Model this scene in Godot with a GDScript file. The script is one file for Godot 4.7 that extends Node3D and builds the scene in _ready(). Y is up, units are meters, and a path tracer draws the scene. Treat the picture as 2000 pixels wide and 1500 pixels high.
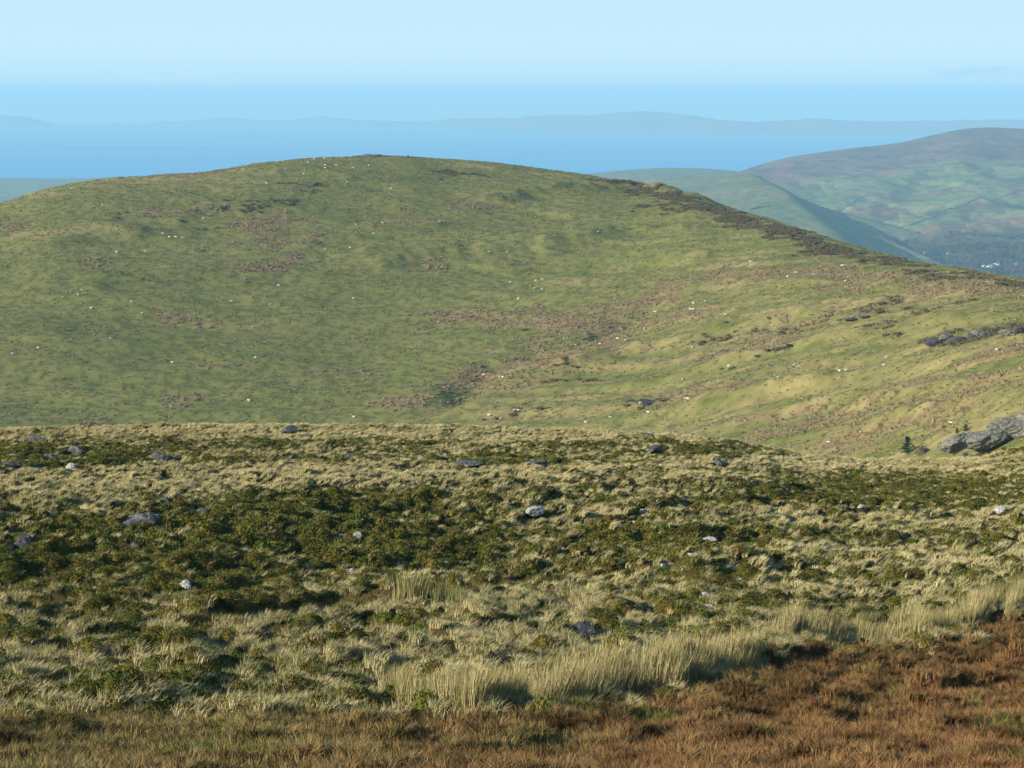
extends Node3D
# A bracken and heather moor looking over a domed grass hill to the sea. y is up, metres, sea level at 0.

const F := 4011.0          # focal length in pixels of a 2000 x 1500 picture
const TH := 0.13921        # how far the lens points below the horizontal
const H := 440.0           # height of the eye above the sea
const SUN_ELEV := 21.0

var cth := cos(TH)
var sth := sin(TH)
var rng := RandomNumberGenerator.new()
var n_big := FastNoiseLite.new()
var n_mid := FastNoiseLite.new()
var n_small := FastNoiseLite.new()
var n_hum := FastNoiseLite.new()
var n_patch := FastNoiseLite.new()
var n_warp := FastNoiseLite.new()
var M := {}
var used := {}

# ---------------------------------------------------------------- naming
func numbered(called: String) -> String:
	var k: int = used.get(called, 0)
	used[called] = k + 1
	return called if k == 0 else "%s_%03d" % [called, k]

func tag(o: Node3D, label: String, category := "", group := "", kind := "") -> Node3D:
	if label != "": o.set_meta("label", label)
	if category != "": o.set_meta("category", category)
	if group != "": o.set_meta("group", group)
	if kind != "": o.set_meta("kind", kind)
	return o

func base(called: String, at: Vector3, turn := 0.0) -> Node3D:
	var o := Node3D.new()
	o.name = numbered(called)
	add_child(o)
	o.position = at
	o.rotation.y = turn
	return o

func obj(called: String, mesh: Mesh, mat: Material, parent: Node = null) -> MeshInstance3D:
	var o := MeshInstance3D.new()
	o.name = numbered(called) if parent == null else called
	o.mesh = mesh
	if mat: o.material_override = mat
	(self if parent == null else parent).add_child(o, true)
	return o

# ---------------------------------------------------------------- sight lines
func slope_at(py: float) -> float:
	var y := (750.0 - py) / F
	return (y * cth - sth) / (cth + y * sth)

func t_at(px: float, py: float) -> float:
	var y := (750.0 - py) / F
	return (px - 1000.0) / (F * (cth + y * sth))

func to_px(p: Vector3) -> Vector2:
	var d := -p.z
	var k := (p.y - H) / d
	var y := (sth + k * cth) / (cth - k * sth)
	return Vector2(1000.0 + F * (p.x / d) * (cth + y * sth), 750.0 - F * y)

func table(a: Array, x: float, col := 1) -> float:
	if x <= a[0][0]: return a[0][col]
	for i in range(1, a.size()):
		if x < a[i][0]:
			var s: float = (x - a[i - 1][0]) / (a[i][0] - a[i - 1][0])
			s = s * s * (3.0 - 2.0 * s) * 0.5 + s * 0.5
			return lerpf(a[i - 1][col], a[i][col], s)
	return a[a.size() - 1][col]

func curve(a: Array, x: float, col := 1) -> float:
	# a smooth line through the given points
	var n := a.size()
	if x <= a[0][0]: return a[0][col]
	if x >= a[n - 1][0]: return a[n - 1][col]
	var i := 0
	while x >= a[i + 1][0]: i += 1
	var x0: float = a[i][0]
	var h: float = a[i + 1][0] - x0
	var s := (x - x0) / h
	var y0: float = a[i][col]
	var y1: float = a[i + 1][col]
	var m0: float = (y1 - y0) / h if i == 0 else (y1 - a[i - 1][col]) / (a[i + 1][0] - a[i - 1][0])
	var m1: float = (y1 - y0) / h if i == n - 2 else (a[i + 2][col] - y0) / (a[i + 2][0] - x0)
	var s2 := s * s
	var s3 := s2 * s
	return (2.0 * s3 - 3.0 * s2 + 1.0) * y0 + (s3 - 2.0 * s2 + s) * h * m0 + (3.0 * s2 - 2.0 * s3) * y1 + (s3 - s2) * h * m1

func flat_table(a: Array, x: float) -> float:
	if x <= a[0][0]: return a[0][1]
	for i in range(1, a.size()):
		if x < a[i][0]:
			return lerpf(a[i - 1][1], a[i][1], (x - a[i - 1][0]) / (a[i][0] - a[i - 1][0]))
	return a[a.size() - 1][1]

# ---------------------------------------------------------------- the moor and the domed hill
var crest := [[-700, 847], [0, 838], [300, 832], [600, 831], [800, 833], [1000, 837], [1200, 845], [1400, 860], [1560, 887], [1680, 899], [1800, 899], [1900, 893], [2000, 879], [2300, 859], [2700, 849]]
var near_run := [[22, 1530], [26, 1478], [34, 1382], [42, 1302], [50, 1228], [57, 1172], [70, 1092], [85, 1012], [100, 938], [112, 880], [122, 820]]
var skyline := [[-700, 520], [-300, 450], [0, 400], [100, 371], [200, 353], [300, 345], [400, 338], [450, 331], [500, 322], [550, 315], [600, 310], [700, 306.5], [800, 307], [860, 312], [950, 317], [1050, 330], [1150, 344], [1250, 366], [1350, 385], [1400, 402], [1500, 430], [1600, 462], [1700, 492], [1800, 515], [1900, 531], [2000, 549], [2300, 600], [2700, 660]]
var foot := [[-700, 600], [-300, 625], [0, 640], [400, 652], [800, 650], [1200, 590], [1600, 465], [2000, 335], [2400, 280], [2700, 260]]
var top := [[-700, 900], [-300, 930], [0, 1000], [400, 1080], [800, 1150], [1200, 1130], [1600, 900], [2000, 700], [2400, 600], [2700, 560]]
const ZC := 122.0
const SHAPE := 1.55

var cols := PackedFloat32Array()
var rings := PackedFloat32Array()
var heights := PackedFloat32Array()
const T0 := -0.34
const DT := 0.0012
var side := 0     # coarse columns before the fine ones
var fine := 0

func raw_height(t: float, zd: float, c: Array) -> float:
	# c = [crest, foot z, top z, skyline] of this column
	var cp: float = c[0]
	var z0: float = c[1]
	var z1: float = c[2]
	var sp: float = c[3]
	var x := t * zd
	if zd <= ZC:
		var h: float
		if zd < 22.0:
			var h22 := H + 22.0 * slope_at(cp + (1530.0 - 820.0) * (1530.0 - cp) / 710.0)
			h = lerpf(H - 1.62, h22, zd / 22.0)
		else:
			var py: float = cp + (c[4] - 820.0) * (1530.0 - cp) / 710.0
			h = H + zd * slope_at(py)
		var e := clampf((zd - 14.0) / 20.0, 0.0, 1.0)
		var q := clampf((ZC + 4.0 - zd) / 22.0, 0.25, 1.0)
		h += e * q * (n_mid.get_noise_2d(x * 6.0, zd * 6.0) * 0.5 + n_mid.get_noise_2d(x * 20.0 + 300.0, zd * 20.0) * 0.22)
		# the heath lies on a bank that tips away from the low sun
		var bank := smoothstep(56.0, 64.0, zd) * (1.0 - smoothstep(86.0, 97.0, zd))
		h += bank * (clampf(-(x + 10.0) * 0.085, -0.75, 0.75) if x < 0.0 else -0.75 * (1.0 - smoothstep(0.0, 7.0, x)))
		var hm := n_hum.get_noise_2d(x, zd)
		h += e * (0.30 * hm + 0.30 * maxf(hm, 0.0)) * (1.0 if c[4] < 1330.0 else 0.55) * (1.0 - 0.7 * smoothstep(98.0, 114.0, zd))
		return h
	if zd <= z0:
		var s := (zd - ZC) / (z0 - ZC)
		var py2 := lerpf(cp, cp + 14.0, s)
		return H + zd * slope_at(py2) - sin(PI * s) * 0.055 * (z0 - ZC)
	var w := (zd - z0) / (z1 - z0)
	var bp := cp + 14.0
	var hh: float
	if w <= 1.0:
		var py3 := bp + (sp - bp) * (1.0 - pow(1.0 - w, SHAPE))
		hh = H + zd * slope_at(py3)
	else:
		var e2 := zd - z1
		var hs := H + z1 * slope_at(sp)
		hh = hs + slope_at(sp) * e2 - 0.00045 * e2 * e2
		hh = maxf(hh, 40.0 + (hs - 40.0) * exp(-e2 / 500.0) * 0.6)
	var k := clampf(w * 6.0, 0.0, 1.0) * clampf((1.04 - w) * 4.0, 0.12, 1.0)
	if w > 1.0: k = 0.12
	var wx := n_warp.get_noise_2d(x * 0.5, zd * 0.5) * 30.0
	hh += k * (n_big.get_noise_2d(x * 0.4 + wx * 0.5, zd * 1.15) * 3.4 + n_mid.get_noise_2d(x * 0.4, zd * 1.2) * 0.9)
	hh += 0.30 * n_small.get_noise_2d(x * 0.7, zd) + 1.05 * n_small.get_noise_2d(x * 0.12, (zd + 0.6 * maxf(x + 20.0, 0.0)) * 0.55 + 60.0)
	return hh

func column_data(t: float, zd: float) -> Array:
	var px := 1000.0 + F * t * 0.99
	return [curve(crest, px), curve(foot, px), curve(top, px), curve(skyline, px), 0.0]

func build_grid() -> void:
	for k in range(14, 0, -1): cols.append(T0 - 0.012 * k * (1.0 + 0.35 * k))
	side = cols.size()
	fine = int(round(-2.0 * T0 / DT)) + 1
	for k in fine: cols.append(T0 + DT * k)
	for k in range(1, 15): cols.append(-T0 + 0.012 * k * (1.0 + 0.35 * k))
	var z := 2.0
	while z < 2700.0:
		rings.append(z)
		if z < 16.0: z *= 1.12
		elif z < 132.0: z *= 1.0047
		elif z < 290.0: z *= 1.03
		elif z < 1230.0: z *= 1.0042
		else: z *= 1.04
	var nr := rings.size()
	var nc := cols.size()
	heights.resize(nr * nc)
	var run := PackedFloat32Array()
	for j in nr: run.append(flat_run(rings[j]))
	for i in nc:
		var t := cols[i]
		var c := column_data(t, 0.0)
		for j in nr:
			c[4] = run[j]
			heights[j * nc + i] = raw_height(t, rings[j], c)

# ledges and folds that run along the hill: points of the photograph, height in metres, half width in metres
var folds := [
	[[[930, 398], [1020, 380], [1120, 371], [1250, 369], [1400, 402]], 4.5, 15.0], [[[560, 478], [700, 462], [850, 440], [945, 402]], 1.6, 9.0],
	[[[620, 520], [850, 505], [1050, 482], [1250, 455], [1460, 442]], 4.0, 18.0], [[[0, 492], [120, 470], [260, 448], [430, 425]], 2.2, 13.0],
	[[[0, 575], [180, 555], [330, 530], [430, 520]], 1.8, 13.0], [[[760, 545], [1000, 525], [1250, 500], [1500, 486]], 2.0, 14.0],
	[[[980, 600], [1150, 575], [1330, 545]], 1.6, 11.0], [[[1000, 735], [1200, 690], [1500, 620], [1800, 570]], 3.2, 11.0],
	[[[1150, 770], [1400, 715], [1700, 650], [1900, 610]], 3.0, 9.0], [[[1300, 812], [1500, 768], [1750, 722], [2010, 690]], 3.4, 9.0],
	[[[1380, 848], [1600, 795], [1800, 765], [2020, 735]], 3.0, 7.0], [[[1560, 868], [1750, 815], [2020, 775]], 2.4, 6.0],
	[[[850, 815], [920, 760], [980, 715], [1080, 680], [1200, 640], [1340, 570]], -4.5, 9.0], [[[1380, 560], [1650, 552], [1950, 575]], 1.6, 9.0],
	[[[380, 355], [500, 345], [640, 325]], 1.5, 12.0], [[[540, 372], [620, 358], [760, 350], [900, 345]], 1.4, 9.0], [[[250, 430], [420, 412], [600, 405]], 1.6, 9.0]]

func raise_folds() -> void:
	var nc := cols.size()
	for f in folds:
		var r: float = f[2]
		var pts := []
		for q in f[0]: pts.append(on_ground(q[0], q[1], 200.0))
		for k in pts.size() - 1:
			pts[k].y = 0.0
		pts[pts.size() - 1].y = 0.0
		var lo := Vector3(1e9, 0, 1e9)
		var hi := -lo
		for p in pts:
			lo = lo.min(p)
			hi = hi.max(p)
		for j in rings.size():
			var zd := rings[j]
			if -zd < lo.z - r * 2.5 or -zd > hi.z + r * 2.5 or zd < 200.0: continue
			for i in range(side, side + fine):
				var x := cols[i] * zd
				if x < lo.x - r * 3.0 or x > hi.x + r * 3.0: continue
				var wob := n_warp.get_noise_2d(x * 0.8, zd * 0.8) * 7.0
				var best := 1e9
				var along := 0.0
				for k in pts.size() - 1:
					var a: Vector3 = pts[k]
					var d: Vector3 = pts[k + 1] - a
					var s := clampf(((x - a.x) * d.x + (-zd + wob - a.z) * d.z) / (d.x * d.x + d.z * d.z), 0.0, 1.0)
					var off := Vector2(x - a.x - d.x * s, -zd + wob - a.z - d.z * s)
					var e := off.length()
					# the near side is the steeper one
					if off.y > 0.0: e *= 1.7
					if e < best:
						best = e
						along = (k + s) / (pts.size() - 1)
				if best < r * 2.5:
					heights[j * nc + i] += f[1] * exp(-best * best / (r * r)) * clampf(sin(PI * along) * 2.0, 0.0, 1.0) * (0.75 + n_mid.get_noise_2d(x * 1.3, zd) * 0.7)

func flat_run(zd: float) -> float:
	return flat_table(near_run, zd) if zd < 22.0 else curve(near_run, zd)

func ground(x: float, z: float) -> float:
	var zd := maxf(-z, 2.0)
	var t := x / zd
	var j := clampi(rings.bsearch(zd) - 1, 0, rings.size() - 2)
	var i: int
	if t > T0 and t < -T0:
		i = clampi(side + int((t - T0) / DT), 0, cols.size() - 2)
	else:
		i = clampi(cols.bsearch(t) - 1, 0, cols.size() - 2)
	var u := clampf((t - cols[i]) / (cols[i + 1] - cols[i]), 0.0, 1.0)
	var v := clampf((zd - rings[j]) / (rings[j + 1] - rings[j]), 0.0, 1.0)
	var nc := cols.size()
	var a := heights[j * nc + i]
	var b := heights[j * nc + i + 1]
	var c := heights[(j + 1) * nc + i]
	var d := heights[(j + 1) * nc + i + 1]
	return lerpf(lerpf(a, b, u), lerpf(c, d, u), v)

func on_ground(px: float, py: float, from := 16.0, to := 1500.0) -> Vector3:
	var t := t_at(px, py)
	var k := slope_at(py)
	var zd := from
	var was := from
	while zd < to:
		if ground(t * zd, -zd) > H + zd * k: break
		was = zd
		zd *= 1.0035
	if zd >= to:
		# over the edge: take the point that comes closest to the sight line
		var best := 1e9
		var bz := from
		zd = from
		while zd < to:
			var e := (H + zd * k - ground(t * zd, -zd)) / zd
			if e < best:
				best = e
				bz = zd
			zd *= 1.004
		return Vector3(t * bz, ground(t * bz, -bz), -bz)
	for n in 12:
		var m := (was + zd) * 0.5
		if ground(t * m, -m) > H + m * k: zd = m
		else: was = m
	return Vector3(t * zd, ground(t * zd, -zd), -zd)

# patches of growth on the hill, kept as places and reaches on the ground
var patches := []
func patch(px: float, py: float, rx: float, ry: float, kind: int, strength := 1.0) -> void:
	stroke(px - rx * 0.8, py + ry * 0.3, px + rx * 0.8, py - ry * 0.3, ry * 0.65, kind, strength)

func stroke(x1: float, y1: float, x2: float, y2: float, half: float, kind: int, strength := 1.0) -> void:
	var a := on_ground(x1, y1, 200.0)
	var b := on_ground(x2, y2, 200.0)
	var m := on_ground((x1 + x2) / 2.0, (y1 + y2) / 2.0 - half, 200.0)
	var m2 := on_ground((x1 + x2) / 2.0, (y1 + y2) / 2.0 + half, 200.0)
	var r := clampf(absf(m.z - m2.z) * 0.5, 3.0, 7.0 if kind == 1 else 60.0)
	if kind == 1 and strength < 0.9: r = minf(r, 5.0)
	patches.append([a.x, a.z, b.x, b.z, r, kind, strength, minf(a.x, b.x) - r * 1.6, maxf(a.x, b.x) + r * 1.6, minf(a.z, b.z) - r * 1.6, maxf(a.z, b.z) + r * 1.6])

func growth(x: float, z: float) -> Vector3:
	# shares of brown bracken and rush, of dark heather, of tan bent grass
	var out := Vector3.ZERO
	var wx := x + n_warp.get_noise_2d(x * 1.5, z * 1.5) * 16.0
	var wz := z + n_warp.get_noise_2d(x * 1.5 + 700.0, z * 1.5) * 16.0
	for p in patches:
		if wx < p[7] or wx > p[8] or wz < p[9] or wz > p[10]: continue
		var dx: float = p[2] - p[0]
		var dz: float = p[3] - p[1]
		var s := clampf(((wx - p[0]) * dx + (wz - p[1]) * dz) / maxf(dx * dx + dz * dz, 0.01), 0.0, 1.0)
		var d: float = Vector2(wx - p[0] - dx * s, wz - p[1] - dz * s).length() / p[4]
		var g: float = clampf((1.25 - d) * 2.0, 0.0, 1.0) * p[6]
		out[p[5]] = maxf(out[p[5]], g)
	return out

# ---------------------------------------------------------------- meshes
func grid_mesh(nc: int, nr: int, pos: PackedVector3Array, col: PackedColorArray) -> ArrayMesh:
	var nrm := PackedVector3Array()
	nrm.resize(nc * nr)
	for j in nr:
		var ja := maxi(j - 1, 0) * nc
		var jb := mini(j + 1, nr - 1) * nc
		for i in nc:
			var dx := pos[j * nc + mini(i + 1, nc - 1)] - pos[j * nc + maxi(i - 1, 0)]
			var dz := pos[jb + i] - pos[ja + i]
			nrm[j * nc + i] = dx.cross(dz).normalized()
	if nrm[nc + 1].y < 0.0:
		for k in nrm.size(): nrm[k] = -nrm[k]
	var idx := PackedInt32Array()
	idx.resize((nc - 1) * (nr - 1) * 6)
	var at := 0
	for j in nr - 1:
		for i in nc - 1:
			var k := j * nc + i
			idx[at] = k
			idx[at + 1] = k + nc
			idx[at + 2] = k + 1
			idx[at + 3] = k + 1
			idx[at + 4] = k + nc
			idx[at + 5] = k + nc + 1
			at += 6
	var arr := []
	arr.resize(Mesh.ARRAY_MAX)
	arr[Mesh.ARRAY_VERTEX] = pos
	arr[Mesh.ARRAY_NORMAL] = nrm
	if col.size(): arr[Mesh.ARRAY_COLOR] = col
	arr[Mesh.ARRAY_INDEX] = idx
	var m := ArrayMesh.new()
	m.add_surface_from_arrays(Mesh.PRIMITIVE_TRIANGLES, arr)
	return m

func soup(pos: PackedVector3Array, col: PackedColorArray) -> ArrayMesh:
	var arr := []
	arr.resize(Mesh.ARRAY_MAX)
	arr[Mesh.ARRAY_VERTEX] = pos
	if col.size(): arr[Mesh.ARRAY_COLOR] = col
	var m := ArrayMesh.new()
	m.add_surface_from_arrays(Mesh.PRIMITIVE_TRIANGLES, arr)
	return m

func blade(pos: PackedVector3Array, col: PackedColorArray, root: Vector3, mid: Vector3, tip: Vector3, across: Vector3, wide: float, c: Color) -> void:
	var a := across * wide * 0.5
	var b := across * wide * 0.36
	for v in [root - a, root + a, mid - b, root + a, mid + b, mid - b, mid - b, mid + b, tip]:
		pos.append(v)
		col.append(c)

# a tuft of grass: blades that rise from a small crown and arch over
func tuft(count: int, r: float, length: float, wide: float, arch: float, lean: Vector3, seed_: int, vary := 0.3) -> ArrayMesh:
	rng.seed = seed_
	var pos := PackedVector3Array()
	var col := PackedColorArray()
	for k in count:
		var az := rng.randf() * TAU
		var rr := r * sqrt(rng.randf())
		var root := Vector3(cos(az) * rr, -0.03, sin(az) * rr)
		var out := Vector3(cos(az), 0, sin(az)).rotated(Vector3.UP, rng.randf_range(-0.8, 0.8))
		var l := length * rng.randf_range(0.6, 1.15)
		var go := (out * arch * rng.randf_range(0.4, 1.1) + lean * rng.randf_range(0.5, 1.4))
		var up := Vector3.UP
		var mid := root + (up * 0.95 + go * 0.45).normalized() * l * 0.55
		var tip := mid + (up * (0.75 - arch) + go * 1.05).normalized() * l * 0.5
		var across := Vector3(cos(az + 1.57), 0, sin(az + 1.57)).rotated(Vector3.UP, rng.randf_range(-1.2, 1.2))
		var v := 1.0 + rng.randf_range(-vary, vary)
		blade(pos, col, root, mid, tip, across, wide * rng.randf_range(0.7, 1.3), Color(v * rng.randf_range(0.94, 1.06), v, v * rng.randf_range(0.85, 1.1)))
	return soup(pos, col)

# a cushion of heather or bilberry: a woody mound set with small sprigs
func cushion(count: int, r: float, high: float, sprig: float, seed_: int) -> ArrayMesh:
	rng.seed = seed_
	var pos := PackedVector3Array()
	var col := PackedColorArray()
	var wood := Color(0.95, 0.72, 0.60)
	var n := 9
	var ring := []
	for lev in 3:
		var row := []
		for k in n:
			var a := TAU * k / n + lev * 0.3
			var rr: float = r * [0.9, 0.66, 0.3][lev] * rng.randf_range(0.8, 1.1)
			row.append(Vector3(cos(a) * rr, high * [-0.15, 0.5, 0.82][lev] * rng.randf_range(0.85, 1.1), sin(a) * rr))
		ring.append(row)
	for lev in 2:
		for k in n:
			var k2 := (k + 1) % n
			for v in [ring[lev][k], ring[lev + 1][k], ring[lev][k2], ring[lev][k2], ring[lev + 1][k], ring[lev + 1][k2]]:
				pos.append(v)
				col.append(wood)
	for k in n:
		for v in [ring[2][k], Vector3(0, high * 0.88, 0), ring[2][(k + 1) % n]]:
			pos.append(v)
			col.append(wood)
	var lump := FastNoiseLite.new()
	lump.seed = seed_
	lump.frequency = 2.2 / r
	for k in count:
		var az := rng.randf() * TAU
		var q := pow(rng.randf(), 0.6)
		var el := (1.0 - q) * 1.45 + 0.03
		var nrm := Vector3(cos(az) * cos(el), sin(el), sin(az) * cos(el))
		var l := 1.0 + 0.28 * lump.get_noise_3d(nrm.x * r, nrm.y * r, nrm.z * r)
		var p := Vector3(nrm.x * r * l, nrm.y * high * l, nrm.z * r * l)
		var dirv := (nrm + Vector3(rng.randfn(0, 0.45), rng.randfn(0.35, 0.35), rng.randfn(0, 0.45))).normalized()
		var ac := dirv.cross(Vector3(rng.randfn(), rng.randfn(), rng.randfn())).normalized()
		var s := sprig * rng.randf_range(0.6, 1.4)
		var v := rng.randf_range(0.65, 1.35)
		var c := Color(v * rng.randf_range(0.9, 1.15), v, v * rng.randf_range(0.7, 1.1))
		var root := p - dirv * s * 0.5
		for w in [root - ac * s * 0.28, root + ac * s * 0.28, p + dirv * s * 0.15 + ac * s * 0.34, root - ac * s * 0.28, p + dirv * s * 0.15 + ac * s * 0.34, p + dirv * s * 0.75]:
			pos.append(w)
			col.append(c)
	return soup(pos, col)

func scatter(called: String, label: String, category: String, mesh: Mesh, mat: Material, xf: Array, cl: PackedColorArray) -> MultiMeshInstance3D:
	var mm := MultiMesh.new()
	mm.transform_format = MultiMesh.TRANSFORM_3D
	mm.use_colors = true
	mm.mesh = mesh
	mm.instance_count = xf.size()
	for k in xf.size():
		mm.set_instance_transform(k, xf[k])
		mm.set_instance_color(k, cl[k])
	var o := MultiMeshInstance3D.new()
	o.name = numbered(called)
	o.multimesh = mm
	o.material_override = mat
	add_child(o)
	tag(o, label, category, "", "stuff")
	return o

# ---------------------------------------------------------------- rocks
var ico := {}
func sphere_points(level: int) -> Array:
	if ico.has(level): return ico[level]
	var v := PackedVector3Array()
	var f := PackedInt32Array()
	if level == 0:
		v = PackedVector3Array([Vector3.UP, Vector3.RIGHT, Vector3.FORWARD, Vector3.LEFT, Vector3.BACK, Vector3.DOWN])
		f = PackedInt32Array([0, 2, 1, 0, 3, 2, 0, 4, 3, 0, 1, 4, 5, 1, 2, 5, 2, 3, 5, 3, 4, 5, 4, 1])
	else:
		var prev := sphere_points(level - 1)
		v = prev[0].duplicate()
		var pf: PackedInt32Array = prev[1]
		var mids := {}
		for k in range(0, pf.size(), 3):
			var m := []
			for e in 3:
				var a := pf[k + e]
				var b := pf[k + (e + 1) % 3]
				var key := mini(a, b) * 100000 + maxi(a, b)
				if not mids.has(key):
					mids[key] = v.size()
					v.append((v[a] + v[b]).normalized())
				m.append(mids[key])
			f.append_array(PackedInt32Array([pf[k], m[0], m[2], pf[k + 1], m[1], m[0], pf[k + 2], m[2], m[1], m[0], m[1], m[2]]))
	ico[level] = [v, f]
	return ico[level]

# an angular, weathered stone: a ball cut by planes, cracked and roughened
func rock_mesh(seed_: int, size: Vector3, level := 4, cuts := 12, rough := 0.05, bed := 0.0) -> ArrayMesh:
	rng.seed = seed_
	var pl := []
	for k in cuts:
		var n := Vector3(rng.randfn(), rng.randfn() * 0.8, rng.randfn()).normalized()
		pl.append([n, rng.randf_range(0.5, 0.88)])
	var nz := FastNoiseLite.new()
	nz.seed = seed_
	nz.frequency = 1.1
	nz.fractal_octaves = 4
	var sp := sphere_points(level)
	var v: PackedVector3Array = sp[0].duplicate()
	for k in v.size():
		var n := v[k]
		var r := 1.0
		for p in pl:
			var c: float = n.dot(p[0])
			if c > 0.05: r = minf(r, p[1] / c)
		var q := n * r
		q += n * nz.get_noise_3d(q.x * 2.0, q.y * 2.0, q.z * 2.0) * rough * 2.0
		var crack := absf(nz.get_noise_3d(q.x * 1.3 + 9.0, q.y * 1.3, q.z * 1.3))
		q -= n * clampf(0.05 - crack, 0.0, 0.05) * rough * 22.0
		if bed > 0.0: q.y += sin((q.y + 0.35 * q.x) * 22.0 + nz.get_noise_2d(q.x * 2.0, q.z * 2.0) * 3.0) * bed
		v[k] = Vector3(q.x * size.x, q.y * size.y, q.z * size.z)
	var pos := PackedVector3Array()
	for i in sp[1]: pos.append(v[i])
	return soup(pos, PackedColorArray())

# ground that the stones keep free of growth, in cells of 0.25 m
var bare := {}
func keep_clear(p: Vector3, r: float, front: float) -> void:
	for i in range(int((p.x - r) * 4.0), int((p.x + r) * 4.0) + 1):
		for j in range(int((p.z - r * 0.6) * 4.0), int((p.z + r * 0.8 + front) * 4.0) + 1):
			bare[Vector2i(i, j)] = true

# place a stone so that it shows about w x h pixels of the photograph's 2000 at px, py (its middle)
func stone_at(px: float, py: float, w: float, h: float, mat: Material, seed_: int, label: String, group := "", called := "boulder", tilt := 0.0, level := 4, from := 16.0, bury := 0.45) -> MeshInstance3D:
	var p := on_ground(px, py + h * 0.35, from)
	var d := -p.z
	var hw := w * d / F * 0.5
	var hh := h * d / F * 0.5
	if mat == M.pale_stone:
		bury = 0.25
		hw *= 1.05
		hh *= 1.05
	var size := Vector3(hw * 1.35, hh * (1.0 + bury), hw * rng_range(seed_, 0.8, 1.1))
	var o := obj(called, rock_mesh(seed_, size, level), mat)
	o.position = p + Vector3(0, hh * (0.85 - bury), 0)
	o.rotation = Vector3(0, rng_range(seed_ + 5, -0.4, 0.4), tilt)
	tag(o, label, "rock", group)
	keep_clear(p, hw * 0.9, hh * 2.2)
	return o

func rng_range(s: int, a: float, b: float) -> float:
	rng.seed = s * 7919 + 13
	rng.randf()
	return rng.randf_range(a, b)

# ---------------------------------------------------------------- materials
func noise_tex(freq: float, seed_: int, oct: int, ramp: Array, size := 512, kind := FastNoiseLite.TYPE_SIMPLEX_SMOOTH) -> NoiseTexture2D:
	var n := FastNoiseLite.new()
	n.noise_type = kind
	n.seed = seed_
	n.frequency = freq
	n.fractal_octaves = oct
	n.fractal_gain = 0.62
	var t := NoiseTexture2D.new()
	t.width = size
	t.height = size
	t.seamless = true
	t.noise = n
	var g := Gradient.new()
	g.offsets = PackedFloat32Array()
	g.colors = PackedColorArray()
	var off := PackedFloat32Array()
	var cc := PackedColorArray()
	for r in ramp:
		off.append(r[0])
		cc.append(r[1])
	g.offsets = off
	g.colors = cc
	t.color_ramp = g
	return t

func lin(r: float, g: float, b: float) -> Color:
	return Color(r, g, b).linear_to_srgb()

func grey(v: float) -> Color:
	return lin(v, v, v)

func plant_mat(back := 0.2) -> StandardMaterial3D:
	var m := StandardMaterial3D.new()
	m.vertex_color_use_as_albedo = true
	m.roughness = 0.85
	m.metallic_specular = 0.15
	m.cull_mode = BaseMaterial3D.CULL_DISABLED
	if back > 0.0:
		m.backlight_enabled = true
		m.backlight = Color(back, back, back)
	return m

func ground_mat(metres: float, seed_: int, spread: float, relief: float) -> StandardMaterial3D:
	var m := StandardMaterial3D.new()
	m.vertex_color_use_as_albedo = true
	m.roughness = 0.95
	m.metallic_specular = 0.1
	m.uv1_triplanar = true
	m.uv1_world_triplanar = true
	m.uv1_scale = Vector3.ONE / metres
	m.albedo_texture = noise_tex(0.02, seed_, 6, [[0.28, lin(1.0 - spread, 1.0 - spread, 1.0 - spread)], [0.5, lin(0.84, 0.84, 0.80)], [0.72, lin(1.0, 1.0, 0.95)]], 1024)
	if relief > 0.0:
		m.heightmap_enabled = true
		m.heightmap_texture = noise_tex(0.03, seed_ + 3, 5, [[0.0, Color.BLACK], [1.0, Color.WHITE]], 512)
		m.heightmap_scale = relief
	return m

func rock_mat(dark: Color, light: Color, lichen: Color, metres: float, seed_: int) -> StandardMaterial3D:
	var m := StandardMaterial3D.new()
	m.roughness = 0.85
	m.metallic_specular = 0.3
	m.uv1_triplanar = true
	m.uv1_scale = Vector3.ONE / metres
	m.albedo_texture = noise_tex(0.012, seed_, 5, [[0.0, dark], [0.45, dark.lerp(light, 0.4)], [0.62, light], [0.7, lichen], [1.0, lichen]], 512)
	m.heightmap_enabled = true
	m.heightmap_texture = noise_tex(0.025, seed_ + 1, 5, [[0.0, Color.BLACK], [1.0, Color.WHITE]], 512)
	m.heightmap_scale = 4.0
	return m

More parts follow.
